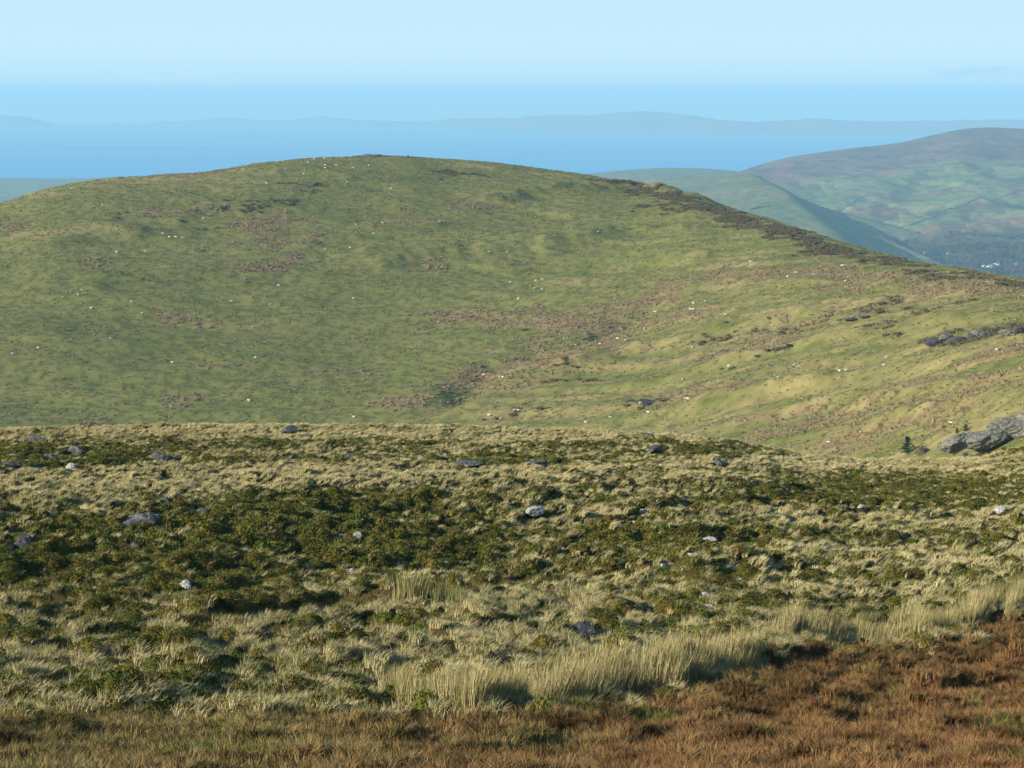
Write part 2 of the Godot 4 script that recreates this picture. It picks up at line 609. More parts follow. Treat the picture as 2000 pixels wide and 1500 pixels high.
# ---------------------------------------------------------------- set-up of air and light
func sky_picture() -> ImageTexture:
	var w := 4096
	var h := 2048
	var im := Image.create(w, h, false, Image.FORMAT_RGBF)
	# elevation in degrees, linear colour of clear autumn air
	var air := [[-90.0, Color(0.20, 0.35, 0.51)], [-0.1, Color(0.22, 0.385, 0.53)], [0.10, Color(0.235, 0.405, 0.54)], [0.33, Color(0.255, 0.425, 0.545)], [0.44, Color(0.295, 0.445, 0.54)], [1.4, Color(0.335, 0.465, 0.54)], [3.2, Color(0.30, 0.445, 0.54)], [8.0, Color(0.29, 0.47, 0.62)], [20.0, Color(0.20, 0.37, 0.57)], [45.0, Color(0.07, 0.165, 0.33)], [90.0, Color(0.045, 0.115, 0.27)]]
	for j in h:
		var el := 90.0 - (j + 0.5) / h * 180.0
		var c: Color = air[0][1]
		for k in range(1, air.size()):
			if el >= air[k - 1][0] and el <= air[k][0]:
				c = air[k - 1][1].lerp(air[k][1], (el - air[k - 1][0]) / (air[k][0] - air[k - 1][0]))
		im.fill_rect(Rect2i(0, j, w, 1), c)
	# thin wisps low over the sea, all the way round
	var nz := FastNoiseLite.new()
	nz.seed = 4
	nz.frequency = 0.09
	for q in [[12.4, 0.66, 1.1], [14.2, 0.70, 0.5], [-9.0, 0.42, 2.5], [-34.0, 0.8, 2.0], [40.0, 1.1, 1.6], [66.0, 0.7, 2.4], [95.0, 0.9, 1.2], [130.0, 0.8, 2.0], [170.0, 1.0, 1.5], [-70.0, 0.9, 1.8], [-110.0, 0.7, 1.4], [-150.0, 1.0, 2.2]]:
		var ci: float = (1.0 + q[0] / 360.0) * w
		var cj: float = (90.0 - q[1]) / 180.0 * h
		var ri := int(q[2] / 360.0 * w * 1.3)
		for j in range(int(cj) - 3, int(cj) + 4):
			for i in range(int(ci) - ri, int(ci) + ri + 1):
				var e := 1.0 - Vector2((i - ci) / ri, (j + 0.5 - cj + nz.get_noise_2d(i * 0.6, 3.0) * 2.0) / 1.6).length()
				var s := clampf(e * 2.0 + nz.get_noise_2d(i, j * 3.0) * 0.9, 0.0, 1.0) * clampf(e * 4.0, 0.0, 1.0)
				var at := posmod(i, w)
				im.set_pixel(at, j, im.get_pixel(at, j).lerp(Color(0.235, 0.40, 0.52) if q[1] > 0.5 else Color(0.32, 0.46, 0.55), s * 0.7))
	return ImageTexture.create_from_image(im)

func air_and_light() -> void:
	var cam := Camera3D.new()
	cam.name = "camera"
	cam.position = Vector3(0, H, 0)
	cam.rotation.x = -TH
	cam.fov = rad_to_deg(2.0 * atan(750.0 / F))
	cam.near = 0.2
	cam.far = 150000.0
	add_child(cam)
	cam.current = true
	var sky := Sky.new()
	var sm := PanoramaSkyMaterial.new()
	sm.panorama = sky_picture()
	sky.sky_material = sm
	var e := Environment.new()
	e.background_mode = Environment.BG_SKY
	e.sky = sky
	e.tonemap_mode = Environment.TONE_MAPPER_LINEAR
	e.tonemap_exposure = 1.85
	e.sdfgi_enabled = true
	e.ssao_enabled = true
	e.ssil_enabled = true
	e.fog_enabled = true
	e.fog_density = 0.000069
	e.fog_light_color = lin(0.43, 0.79, 1.0)
	var we := WorldEnvironment.new()
	we.name = "air"
	we.environment = e
	add_child(we)
	var sun := DirectionalLight3D.new()
	sun.name = "sun"
	sun.light_energy = 1.6
	sun.light_color = Color(1.0, 0.965, 0.90)
	sun.light_angular_distance = 0.5
	sun.shadow_enabled = true
	add_child(sun)
	var el := deg_to_rad(SUN_ELEV)
	var az := deg_to_rad(-24.0)
	sun.look_at_from_position(Vector3.ZERO, Vector3(cos(el) * cos(az), -sin(el), cos(el) * sin(az)))

func set_noise() -> void:
	for s in [[n_big, 11, 0.0085, 2], [n_mid, 12, 0.024, 3], [n_small, 13, 0.11, 2], [n_hum, 14, 0.72, 2], [n_patch, 15, 0.02, 4], [n_warp, 16, 0.03, 2]]:
		s[0].seed = s[1]
		s[0].frequency = s[2]
		s[0].fractal_octaves = s[3]
		s[0].noise_type = FastNoiseLite.TYPE_SIMPLEX_SMOOTH

# ---------------------------------------------------------------- the moor
# where the wet flush of brown sedge begins (photograph row by column)
var bog_edge := [[-700, 1425], [0, 1412], [300, 1405], [700, 1402], [950, 1398], [1150, 1388], [1300, 1362], [1420, 1318], [1520, 1288], [1600, 1262], [1750, 1262], [1880, 1236], [2000, 1208], [2300, 1150], [2700, 1110]]
var heath := [[1500, 1052, 480, 15, 0.30], [1720, 1130, 380, 13, 0.28], [1250, 985, 260, 14, 0.25], [1620, 1185, 330, 12, 0.28], [200, 1250, 300, 13, 0.30], [520, 1312, 320, 12, 0.28], [150, 1345, 260, 12, 0.28], [900, 1222, 280, 12, 0.25], [1850, 1050, 250, 12, 0.28], [600, 868, 260, 9, 0.2], [1300, 880, 260, 9, 0.2], [330, 1085, 430, 80, 0.62], [560, 1010, 260, 60, 0.42], [780, 1040, 200, 90, 0.42], [1000, 1080, 200, 50, 0.32], [1330, 1070, 170, 60, 0.28], [1700, 965, 300, 34, 0.38], [1500, 1120, 400, 90, 0.12], [80, 900, 160, 26, 0.35], [1000, 905, 150, 16, 0.2], [300, 890, 120, 18, 0.15], [1290, 1215, 150, 40, 0.35], [620, 1240, 300, 60, 0.05], [250, 1180, 350, 30, 0.25], [350, 1350, 260, 40, 0.15]]
var pale := [[300, 940, 500, 22, 0.5], [900, 925, 500, 16, 0.35], [1000, 840, 1100, 22, 0.42], [1650, 905, 350, 14, 0.4], [1050, 1300, 350, 45, 0.25], [300, 1280, 420, 40, 0.08], [1700, 1090, 350, 60, 0.12], [1050, 1200, 250, 40, 0.2]]

func heath_share(px: float, py: float, x: float, z: float) -> float:
	var s := 0.30
	for b in heath:
		if absf(py - b[1]) > b[3] * 1.3 or absf(px - b[0]) > b[2] * 1.3: continue
		var d := Vector2((px - b[0]) / b[2], (py - b[1]) / b[3]).length()
		s += b[4] * clampf((1.3 - d) * 1.6, 0.0, 1.0)
	for b in pale:
		if absf(py - b[1]) > b[3] * 1.3 or absf(px - b[0]) > b[2] * 1.3: continue
		var d2 := Vector2((px - b[0]) / b[2], (py - b[1]) / b[3]).length()
		s -= b[4] * clampf((1.3 - d2) * 1.6, 0.0, 1.0)
	s += n_mid.get_noise_2d(x * 9.0 + 900.0, z * 14.0) * 0.5
	return s

func sedge_strip(px: float, py: float) -> bool:
	# the thin reddish run of sedge across the heath
	if px < 330.0 or px > 1420.0: return false
	var mid := flat_table([[330, 1222], [560, 1190], [760, 1166], [900, 1150], [1100, 1128], [1300, 1112], [1420, 1106]], px)
	return absf(py - mid) < flat_table([[330, 12], [700, 13], [900, 9], [1420, 6]], px)

func build_terrain() -> void:
	var nc := cols.size()
	var nr := rings.size()
	var pos := PackedVector3Array()
	var col := PackedColorArray()
	pos.resize(nc * nr)
	col.resize(nc * nr)
	var green := Color(0.142, 0.152, 0.042)
	var olive := Color(0.200, 0.182, 0.064)
	var tan_ := Color(0.275, 0.220, 0.092)
	var brown := Color(0.225, 0.158, 0.085)
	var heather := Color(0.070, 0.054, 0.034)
	for j in nr:
		var zd := rings[j]
		for i in nc:
			var k := j * nc + i
			var p := Vector3(cols[i] * zd, heights[k], -zd)
			pos[k] = p
			var c: Color
			if zd < 200.0:
				var q := to_px(p) if zd > 18.0 else Vector2(1000, 1600)
				if q.y > table(bog_edge, q.x) - 6.0: c = Color(0.10, 0.058, 0.026)
				else: c = Color(0.052, 0.044, 0.019)
			else:
				var g := growth(p.x, p.z)
				var n := n_patch.get_noise_2d(p.x * 0.5, p.z)
				var n2 := n_patch.get_noise_2d(p.x * 2.0 + 400.0, p.z * 3.0)
				var n3 := n_patch.get_noise_2d(p.x * 0.22 + 60.0, (p.z - 0.6 * maxf(p.x + 20.0, 0.0)) * 2.2)
				n2 = n2 * 0.6 + n3 * 0.8 * clampf(p.x / 60.0 + 0.7, 0.35, 1.0)
				c = green.lerp(olive, clampf(0.42 + n * 0.35 + n2 * 0.7, 0.0, 1.0))
				c = c.lerp(tan_, clampf(g.z * (0.6 + n2 * 1.6), 0.0, 1.0))
				c = c.lerp(brown, clampf(g.x * (0.62 + n2 * 1.3), 0.0, 1.0))
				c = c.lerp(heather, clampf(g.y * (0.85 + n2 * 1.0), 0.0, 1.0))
			col[k] = c
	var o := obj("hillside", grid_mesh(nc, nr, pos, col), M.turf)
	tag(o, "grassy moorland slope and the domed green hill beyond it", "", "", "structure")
	# the unseen slope behind the camera, made to rise so the haze reaches higher
	var bp := PackedVector3Array()
	var bc := PackedColorArray()
	var bn := 40
	for j in bn:
		for i in bn:
			var z := -2.5 + 320.0 * pow(float(j) / (bn - 1), 2.0)
			var x := 900.0 * (2.0 * i / (bn - 1) - 1.0)
			bp.append(Vector3(x, H - 1.9 + (z + 2.5) * 0.2 - 0.00008 * x * x - (0.6 if j == 0 else 0.0) + n_mid.get_noise_2d(x, z) * minf(z + 2.5, 30.0) * 0.05, z))
			bc.append(Color(0.10, 0.08, 0.03))
	tag(obj("hillside", grid_mesh(bn, bn, bp, bc), M.turf), "rough moorland slope behind the viewpoint, unseen and raised to lift the haze", "", "", "structure")

func spot(z0: float, z1: float, reach := 0.30) -> Vector3:
	var zd := sqrt(rng.randf_range(z0 * z0, z1 * z1))
	var x := rng.randf_range(-reach, reach) * zd
	return Vector3(x, ground(x, -zd), -zd)

func tilt_basis(yaw: float, s: Vector3, lean := 0.12) -> Basis:
	return Basis.from_euler(Vector3(rng.randf_range(-lean, lean), yaw, rng.randf_range(-lean, lean))).scaled_local(s)

func near_growth() -> void:
	var lean := Vector3(0.32, 0, 0.06)
	var kinds := [
		["pale_grass", "pale straw coloured moor grass in tussocks over the near slope", tuft(58, 0.17, 0.42, 0.022, 0.42, lean, 5, 0.4), 0],
		["pale_grass", "pale straw coloured moor grass on the brow of the near slope", tuft(34, 0.20, 0.44, 0.045, 0.42, lean, 6, 0.4), 0],
		["heather", "dark green heather and bilberry cushions among the pale grass", cushion(330, 0.36, 0.32, 0.050, 7), 1],
		["heather", "olive heather and moss cushions growing on the brow", cushion(170, 0.36, 0.32, 0.085, 8), 1],
		["sedge", "russet and brown sedge filling the wet flush below the rushes", tuft(50, 0.18, 0.34, 0.018, 0.42, Vector3(0.2, 0, 0.05), 9, 0.4), 2],
	]
	var xf := [[], [], [], [], []]
	var cl := [PackedColorArray(), PackedColorArray(), PackedColorArray(), PackedColorArray(), PackedColorArray()]
	rng.seed = 31
	for k in 250000:
		var p := spot(17.0, 134.0, 0.295)
		var q := to_px(p)
		var zd := -p.z
		if q.y > 1100.0 and q.y > table(bog_edge, q.x) - 4.0 + n_mid.get_noise_2d(p.x * 25.0, p.z * 25.0) * 34.0 + rng.randfn(0.0, 9.0): continue
		if bare.has(Vector2i(int(p.x * 4.0), int(p.z * 4.0))): continue
		var yaw := rng.randf_range(-0.5, 0.5)
		if sedge_strip(q.x, q.y):
			xf[4].append(Transform3D(tilt_basis(rng.randf() * TAU, Vector3.ONE * rng.randf_range(0.35, 0.6)), p))
			cl[4].append(Color(0.20, 0.125, 0.048).lerp(Color(0.16, 0.15, 0.05), rng.randf()))
			continue
		var s := heath_share(q.x, q.y, p.x, p.z) + rng.randfn(0.0, 0.24)
		if s > 0.5:
			if rng.randf() < 0.42: continue
			var b := 2 if zd < 70.0 else 3
			var r := rng.randf_range(0.25, 0.72) * (1.0 + 0.35 * clampf(s - 0.5, 0.0, 1.0))
			xf[b].append(Transform3D(tilt_basis(rng.randf() * TAU, Vector3(r, r * rng.randf_range(0.7, 1.15), r)), p))
			var tone := rng.randf() + n_patch.get_noise_2d(p.x * 12.0, p.z * 12.0) * 0.7
			var c := Color(0.054, 0.062, 0.016).lerp(Color(0.132, 0.128, 0.026), clampf(tone, 0.0, 1.0))
			if rng.randf() < 0.12: c = Color(0.085, 0.115, 0.022)
			if rng.randf() < 0.05: c = Color(0.115, 0.092, 0.030)
			cl[b].append(c)
		if s <= 0.60 or rng.randf() < 0.5:
			var b2 := 0 if zd < 62.0 else 1
			var r2 := rng.randf_range(0.32, 0.76) * (0.8 if zd > 98.0 else 1.0)
			xf[b2].append(Transform3D(tilt_basis(yaw, Vector3(r2, r2 * rng.randf_range(0.7, 1.15), r2), 0.2), p))
			var d := clampf(rng.randf() * 0.8 + n_mid.get_noise_2d(p.x * 9.0, p.z * 9.0) * 0.7 - s * 0.4 + 0.35, 0.0, 1.0)
			cl[b2].append(Color(0.175, 0.168, 0.062).lerp(Color(0.48, 0.40, 0.195), d))
	# the wet flush
	for k in 75000:
		var p2 := spot(15.0, 62.0, 0.31)
		var q2 := to_px(p2)
		if q2.y < table(bog_edge, q2.x) + n_mid.get_noise_2d(p2.x * 25.0, p2.z * 25.0) * 34.0 + rng.randfn(0.0, 9.0): continue
		var n := n_mid.get_noise_2d(p2.x * 14.0, p2.z * 14.0)
		var red := clampf((q2.x - 650.0) / 900.0 + (q2.y - 1400.0) / 250.0 + n * 1.1, 0.0, 1.0)
		var c2 := Color(0.19, 0.15, 0.055).lerp(Color(0.208, 0.103, 0.043), red)
		c2 = c2.lerp(Color(0.25, 0.18, 0.07), clampf(rng.randf() * 0.7 - 0.1 + n * 0.4, 0.0, 0.8))
		c2 = c2 * clampf(0.92 + n_patch.get_noise_2d(p2.x * 30.0, p2.z * 40.0) * 1.3, 0.4, 1.15)
		if n_mid.get_noise_2d(p2.x * 11.0 + 80.0, p2.z * 11.0) > 0.5: c2 = c2.lerp(Color(0.13, 0.145, 0.03), 0.7)
		var r3 := rng.randf_range(0.35, 0.8)
		xf[4].append(Transform3D(tilt_basis(rng.randf() * TAU, Vector3(r3, r3 * rng.randf_range(0.6, 1.2), r3), 0.25), p2))
		cl[4].append(c2)
	for k in kinds.size():
		scatter(kinds[k][0], kinds[k][1], "heather" if kinds[k][3] == 1 else "grass", kinds[k][2], M.leaf, xf[k], cl[k])
	print("near ", xf[0].size(), " ", xf[1].size(), " ", xf[2].size(), " ", xf[3].size(), " ", xf[4].size())

func rush_beds() -> void:
	var m := tuft(34, 0.15, 0.68, 0.014, 0.18, Vector3(0.07, 0, 0.01), 21, 0.4)
	rng.seed = 77
	var xf := []
	var cl := PackedColorArray()
	# base line of the bed and its depth, as ground places
	for run in [[[790, 1392], [930, 1388], [1100, 1380], [1250, 1368], [1330, 1345], [1420, 1318], [1500, 1288]], [[1545, 1252], [1650, 1245], [1800, 1235], [1900, 1222], [2010, 1190], [2150, 1160], [2300, 1130]]]:
		for k in run.size() - 1:
			var a := on_ground(run[k][0], run[k][1])
			var b := on_ground(run[k + 1][0], run[k + 1][1])
			var n := int(a.distance_to(b) * 100.0)
			for i in n:
				var s := rng.randf()
				var deep := absf(rng.randfn(0.0, 0.8))
				if n_mid.get_noise_2d(lerpf(a.x, b.x, s) * 34.0, deep * 30.0) < rng.randf_range(-0.35, 0.05): continue
				var p := a.lerp(b, s) + Vector3(-0.25 * deep, 0, -deep)
				p.y = ground(p.x, p.z)
				var r := rng.randf_range(0.45, 1.1)
				xf.append(Transform3D(tilt_basis(rng.randf_range(-0.6, 0.6), Vector3(r, r, r), 0.1), p))
				cl.append(Color(0.22, 0.205, 0.08).lerp(Color(0.44, 0.35, 0.17), rng.randf()))
	scatter("rushes", "tall pale rushes standing in a long band along the wet flush", "rushes", m, M.leaf, xf, cl)
	# one clump on its own
	var cm := tuft(30, 0.14, 0.85, 0.017, 0.12, Vector3(0.07, 0, 0.01), 22, 0.4)
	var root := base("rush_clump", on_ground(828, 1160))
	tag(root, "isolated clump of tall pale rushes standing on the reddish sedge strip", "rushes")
	var pos := PackedVector3Array()
	var col := PackedColorArray()
	for k in 26:
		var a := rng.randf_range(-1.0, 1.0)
		var off := Vector3(a * 0.9, 0, rng.randfn(0, 0.28))
		off.y = ground(root.position.x + off.x, root.position.z + off.z) - root.position.y
		var r := rng.randf_range(0.75, 1.1) * (1.0 - 0.25 * clampf(a, 0.0, 1.0))
		var tr := Transform3D(tilt_basis(rng.randf_range(-0.6, 0.6), Vector3(r, r, r), 0.1), off)
		var arr := cm.surface_get_arrays(0)
		var tint := Color(0.34, 0.29, 0.12).lerp(Color(0.20, 0.215, 0.07), clampf(a * 0.6 + 0.4, 0.0, 1.0))  # pale sunlit end and darker shaded end of the clump, put into the colour
		for i in arr[Mesh.ARRAY_VERTEX].size():
			pos.append(tr * arr[Mesh.ARRAY_VERTEX][i])
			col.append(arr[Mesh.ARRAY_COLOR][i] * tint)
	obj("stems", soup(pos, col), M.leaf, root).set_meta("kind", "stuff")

# ---------------------------------------------------------------- growth on the domed hill
func hill_growth() -> void:
	var clump := tuft(26, 0.50, 0.50, 0.16, 0.6, Vector3(0.1, 0, 0), 41, 0.25)
	var mound := cushion(34, 0.7, 0.5, 0.34, 42)
	rng.seed = 91
	var xf := []
	var cl := PackedColorArray()
	var hx := []
	var hc := PackedColorArray()
	for k in 220000:
		var zd := sqrt(rng.randf_range(300.0 * 300.0, 1190.0 * 1190.0))
		var x := rng.randf_range(-0.29, 0.29) * zd
		var g := growth(x, -zd)
		var n := n_patch.get_noise_2d(x * 1.2 + 90.0, zd * 1.6)
		var n2 := n_patch.get_noise_2d(x * 3.0 + 390.0, zd * 5.0)
		var p := Vector3(x, ground(x, -zd), -zd)
		var take := 0.24 + clampf(n * 0.9, -0.06, 0.5) + g.x * 0.75 + g.z * 0.05 + clampf(n2 - 0.15, 0.0, 0.4)
		if g.y * (0.8 + n2 * 1.0) > rng.randf():
			var r := rng.randf_range(0.8, 1.9)
			hx.append(Transform3D(tilt_basis(rng.randf() * TAU, Vector3(r, r * rng.randf_range(0.6, 1.0), r)), p))
			hc.append(Color(0.13, 0.098, 0.055).lerp(Color(0.085, 0.088, 0.045), rng.randf()))
			continue
		if rng.randf() > take: continue
		var r2 := rng.randf_range(0.35, 1.0) * (1.0 + 0.6 * g.x)
		xf.append(Transform3D(tilt_basis(rng.randf() * TAU, Vector3(r2, r2 * rng.randf_range(0.6, 1.7), r2)), p))
		var c := Color(0.12, 0.13, 0.045).lerp(Color(0.32, 0.27, 0.125), rng.randf())
		c = c.lerp(Color(0.28, 0.205, 0.115), clampf(g.x * rng.randf_range(0.5, 1.2), 0.0, 1.0))
		cl.append(c)
	scatter("rushes", "brown rush and bent grass clumps dotted over the domed hill", "rushes", clump, M.leaf, xf, cl)
	scatter("heather", "dark heather clothing the shaded shoulder of the domed hill", "heather", mound, M.leaf, hx, hc)
	print("hill ", xf.size(), " ", hx.size())

func hill_patches() -> void:
	# 0 brown, 1 heather, 2 tan
	for p in [[530, 435, 45, 18], [515, 522, 36, 15], [430, 402, 22, 12], [330, 412, 34, 8], [170, 515, 34, 6], [405, 718, 24, 5], [660, 725, 38, 5], [340, 780, 60, 7], [180, 815, 60, 8], [830, 526, 48, 6], [1020, 525, 14, 6], [870, 618, 55, 11], [960, 620, 30, 8], [910, 735, 40, 18], [850, 775, 40, 16], [740, 785, 80, 11], [20, 440, 30, 5], [380, 630, 30, 6], [250, 345, 60, 4], [350, 340, 60, 4]]:
		patch(p[0], p[1], p[2], p[3], 0)
	for s in [[440, 478, 640, 462, 6], [640, 462, 800, 430, 6], [800, 430, 945, 392, 6], [800, 620, 990, 625, 8], [990, 625, 1200, 612, 8], [1200, 612, 1350, 555, 12], [840, 795, 950, 735, 12], [950, 735, 1010, 690, 8], [1020, 722, 1180, 658, 10], [1180, 650, 1320, 620, 8], [1330, 842, 1700, 768, 7], [1700, 768, 2000, 732, 7], [1450, 865, 1600, 826, 6], [1600, 826, 1860, 790, 7], [1300, 785, 1450, 745, 6], [1350, 545, 1600, 535, 8], [1600, 535, 1950, 560, 9], [1930, 690, 2010, 675, 10], [1650, 880, 1760, 868, 7], [1500, 640, 1700, 600, 5], [1380, 700, 1560, 660, 6]]:
		stroke(s[0], s[1], s[2], s[3], s[4], 0, 0.8)
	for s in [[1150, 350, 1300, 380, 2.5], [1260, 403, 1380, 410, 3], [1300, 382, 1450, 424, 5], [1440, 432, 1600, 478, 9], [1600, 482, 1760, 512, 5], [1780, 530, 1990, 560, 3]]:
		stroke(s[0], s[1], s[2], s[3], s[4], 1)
	for p in [[900, 342, 34, 5], [1270, 402, 26, 8], [1500, 655, 50, 6], [1660, 614, 44, 7], [1740, 636, 30, 4], [1130, 742, 56, 10], [1010, 795, 34, 8], [1100, 672, 30, 7], [1030, 650, 26, 5], [595, 362, 26, 4], [1540, 640, 30, 5], [1410, 660, 26, 5], [1700, 600, 24, 4], [1250, 790, 30, 6], [1830, 600, 40, 4], [1070, 745, 30, 6], [1480, 690, 34, 4], [380, 438, 16, 4], [220, 425, 12, 5], [440, 400, 18, 8], [520, 395, 26, 6]]:
		patch(p[0], p[1], p[2], p[3], 1, 0.34)
	for p in [[1845, 662, 40, 8], [1925, 652, 40, 8], [1990, 646, 40, 8]]:
		patch(p[0], p[1], p[2], p[3], 1, 0.8)
	for s in [[1250, 700, 1900, 560, 80], [1300, 800, 2050, 700, 70], [1500, 860, 2050, 780, 40], [1000, 770, 1300, 700, 40], [1450, 520, 1800, 540, 20], [-100, 395, 420, 345, 14], [0, 470, 250, 440, 8], [1100, 560, 1400, 480, 14], [900, 320, 1100, 345, 6]]:
		stroke(s[0], s[1], s[2], s[3], s[4], 2, 0.75)

# ---------------------------------------------------------------- far land
var far_noise := FastNoiseLite.new()
func far_height(c: Array, t: float, zd: float) -> float:
	var px := 1000.0 + F * t * 1.005
	var sp := curve(c, px, 1)
	var z1 := curve(c, px, 2)
	var bp := curve(c, px, 3)
	var z0 := curve(c, px, 4)
	var w := (zd - z0) / (z1 - z0)
	var h: float
	if w < 0.0: h = H + z0 * slope_at(bp) + w * 60.0
	elif w <= 1.0: h = H + zd * slope_at(bp + (sp - bp) * (1.0 - pow(1.0 - w, 1.45)))
	else:
		var e := zd - z1
		h = H + z1 * slope_at(sp) - e * 0.12 - e * e * 0.00006
	var x := t * zd
	h += far_noise.get_noise_2d(x, zd * 0.8) * 26.0 * clampf(w * 3.0, 0.3, 1.0) * clampf((1.02 - w) * 3.0, 0.06, 1.0)
	return h

func far_shape(kind: int, c: Array, t: float, zd: float) -> float:
	if kind == 1: return spur_height(t, zd)
	if kind == 2: return 34.0 + 14.0 * far_noise.get_noise_2d(t * zd, zd) - maxf(0.0, zd - 10400.0) * 0.06
	return far_height(c, t, zd)

func far_paint(kind: int, p: Vector3) -> Color:
	return paint_big(p) if kind == 1 else paint_green(p)

func far_hill(called: String, label: String, c: Array, t_from: float, t_to: float, nc: int, nr: int, z_from: float, z_to: float, paint: int, shape := 0) -> MeshInstance3D:
	var pos := PackedVector3Array()
	var col := PackedColorArray()
	for j in nr:
		var zd := lerpf(z_from, z_to, float(j) / (nr - 1))
		for i in nc:
			var t := lerpf(t_from, t_to, float(i) / (nc - 1))
			var h: float = far_shape(shape, c, t, zd)
			var p := Vector3(t * zd, h, -zd)
			pos.append(p)
			col.append(far_paint(paint, p))
	var o := obj(called, grid_mesh(nc, nr, pos, col), M.far_turf)
	tag(o, label, "", "", "structure")
	return o

func on_far(f: int, px: float, py: float, z0: float, z1: float) -> Vector3:
	var t := t_at(px, py)
	var k := slope_at(py)
	var zd := z0
	while zd < z1:
		var h: float = far_shape(f, big, t, zd)
		if h > H + zd * k: return Vector3(t * zd, h, -zd)
		zd *= 1.002
	var hh: float = far_shape(f, big, t, z1)
	return Vector3(t * z1, hh, -z1)

var big := [[1300, 420, 6496, 545, 4320], [1400, 355, 7423, 555, 4320], [1450, 333, 7771, 560, 4320], [1500, 317, 8003, 563, 4320], [1550, 305, 8119, 565, 4320], [1650, 291, 8352, 570, 4320], [1750, 279, 8468, 575, 4266], [1820, 264, 8584, 577, 4212], [1880, 252, 8584, 580, 4158], [1930, 249, 8584, 585, 4104], [2000, 252, 8584, 590, 4104], [2200, 262, 8468, 595, 3996], [2600, 290, 8352, 605, 3888]]
var low_ridge := [[900, 360, 8200, 420, 6500], [1050, 349, 8200, 420, 6500], [1150, 340, 8200, 420, 6500], [1230, 332, 8300, 420, 6500], [1330, 328, 8300, 420, 6500], [1420, 332, 8300, 425, 6500], [1480, 346, 8300, 430, 6500], [1560, 400, 8300, 460, 6500], [1700, 500, 8300, 540, 6500]]
var coast := [[-700, 390, 8600, 470, 6600], [-200, 375, 8800, 460, 6800], [0, 367, 9000, 450, 7000], [70, 361, 9000, 440, 7000], [140, 356, 9100, 430, 7000], [220, 352, 9100, 430, 7000], [320, 351, 9200, 430, 7000], [500, 362, 9200, 430, 7000]]

func spur_height(t: float, zd: float) -> float:
	# a grassy spur that drops steeply into the side valley
	var x := t * zd
	var pts := [[1180, 352, 6400.0], [1370, 346, 6100.0], [1458, 339, 5800.0], [1510, 366, 5250.0], [1572, 415, 4700.0], [1650, 478, 4250.0], [1700, 520, 3950.0]]
	var best := -1e9
	for k in pts.size() - 1:
		var a := Vector3(t_at(pts[k][0], pts[k][1]) * pts[k][2], H + pts[k][2] * slope_at(pts[k][1]), -pts[k][2])
		var b := Vector3(t_at(pts[k + 1][0], pts[k + 1][1]) * pts[k + 1][2], H + pts[k + 1][2] * slope_at(pts[k + 1][1]), -pts[k + 1][2])
		var d := b - a
		var s := clampf(((x - a.x) * d.x + (-zd - a.z) * d.z) / (d.x * d.x + d.z * d.z), 0.0, 1.0)
		var q := a + d * s
		var off := Vector2(x - q.x, -zd - q.z)
		var right := off.x * -d.z + off.y * d.x < 0.0
		var r := off.length()
		var fall := (sqrt(r * r + 900.0) - 30.0) * (0.62 if right else 0.16)
		best = maxf(best, q.y - fall)
	return best + far_noise.get_noise_2d(x * 1.5, zd * 1.5) * 7.0

func paint_big(p: Vector3) -> Color:
	var q := to_px(p)
	var x := q.x + n_warp.get_noise_2d(p.x * 0.05, p.z * 0.05) * 40.0
	var y := q.y + n_warp.get_noise_2d(p.x * 0.05 + 50.0, p.z * 0.05) * 14.0
	var n := n_patch.get_noise_2d(p.x * 0.12, p.z * 0.16)
	var moor := Color(0.125, 0.078, 0.070).lerp(Color(0.175, 0.115, 0.085), clampf(0.5 + n, 0.0, 1.0))
	var field := Color(0.12, 0.155, 0.055).lerp(Color(0.21, 0.21, 0.085), clampf(0.5 + n * 1.2, 0.0, 1.0))
	var fern := Color(0.20, 0.105, 0.072)
	var edge := flat_table([[1400, 400], [1650, 335], [1800, 316], [2000, 318], [2400, 330]], x)
	var c := moor.lerp(field, clampf((y - edge) / 10.0, 0.0, 1.0))
	if y > edge: c = c.lerp(fern, clampf((n_patch.get_noise_2d(p.x * 0.2 + 900.0, p.z * 0.2) - 0.02) * 3.0 + clampf((y - 415.0) / 50.0, -0.6, 1.0), 0.0, 0.85))
	else: c = c.lerp(fern, clampf((1640.0 - x) / 200.0, 0.0, 0.5))
	var rough := n_patch.get_noise_2d(p.x * 0.9, p.z * 0.9)
	c = c * (1.0 + 0.5 * rough)
	if n_patch.get_noise_2d(p.x * 0.35 + 200.0, p.z * 0.12) > 0.22: c = c.lerp(Color(0.05, 0.05, 0.035), 0.6)
	if y > 462.0 + n * 40.0: c = Color(0.09, 0.075, 0.04).lerp(fern, clampf(n, 0.0, 0.6))
	return c

func paint_green(p: Vector3) -> Color:
	var n := n_patch.get_noise_2d(p.x * 0.15, p.z * 0.2)
	return Color(0.12, 0.145, 0.055).lerp(Color(0.185, 0.165, 0.085), clampf(0.4 + n * 1.5, 0.0, 1.0))

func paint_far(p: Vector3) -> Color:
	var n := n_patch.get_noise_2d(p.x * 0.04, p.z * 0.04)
	return Color(0.13, 0.14, 0.15).lerp(Color(0.16, 0.15, 0.15), clampf(0.5 + n, 0.0, 1.0))

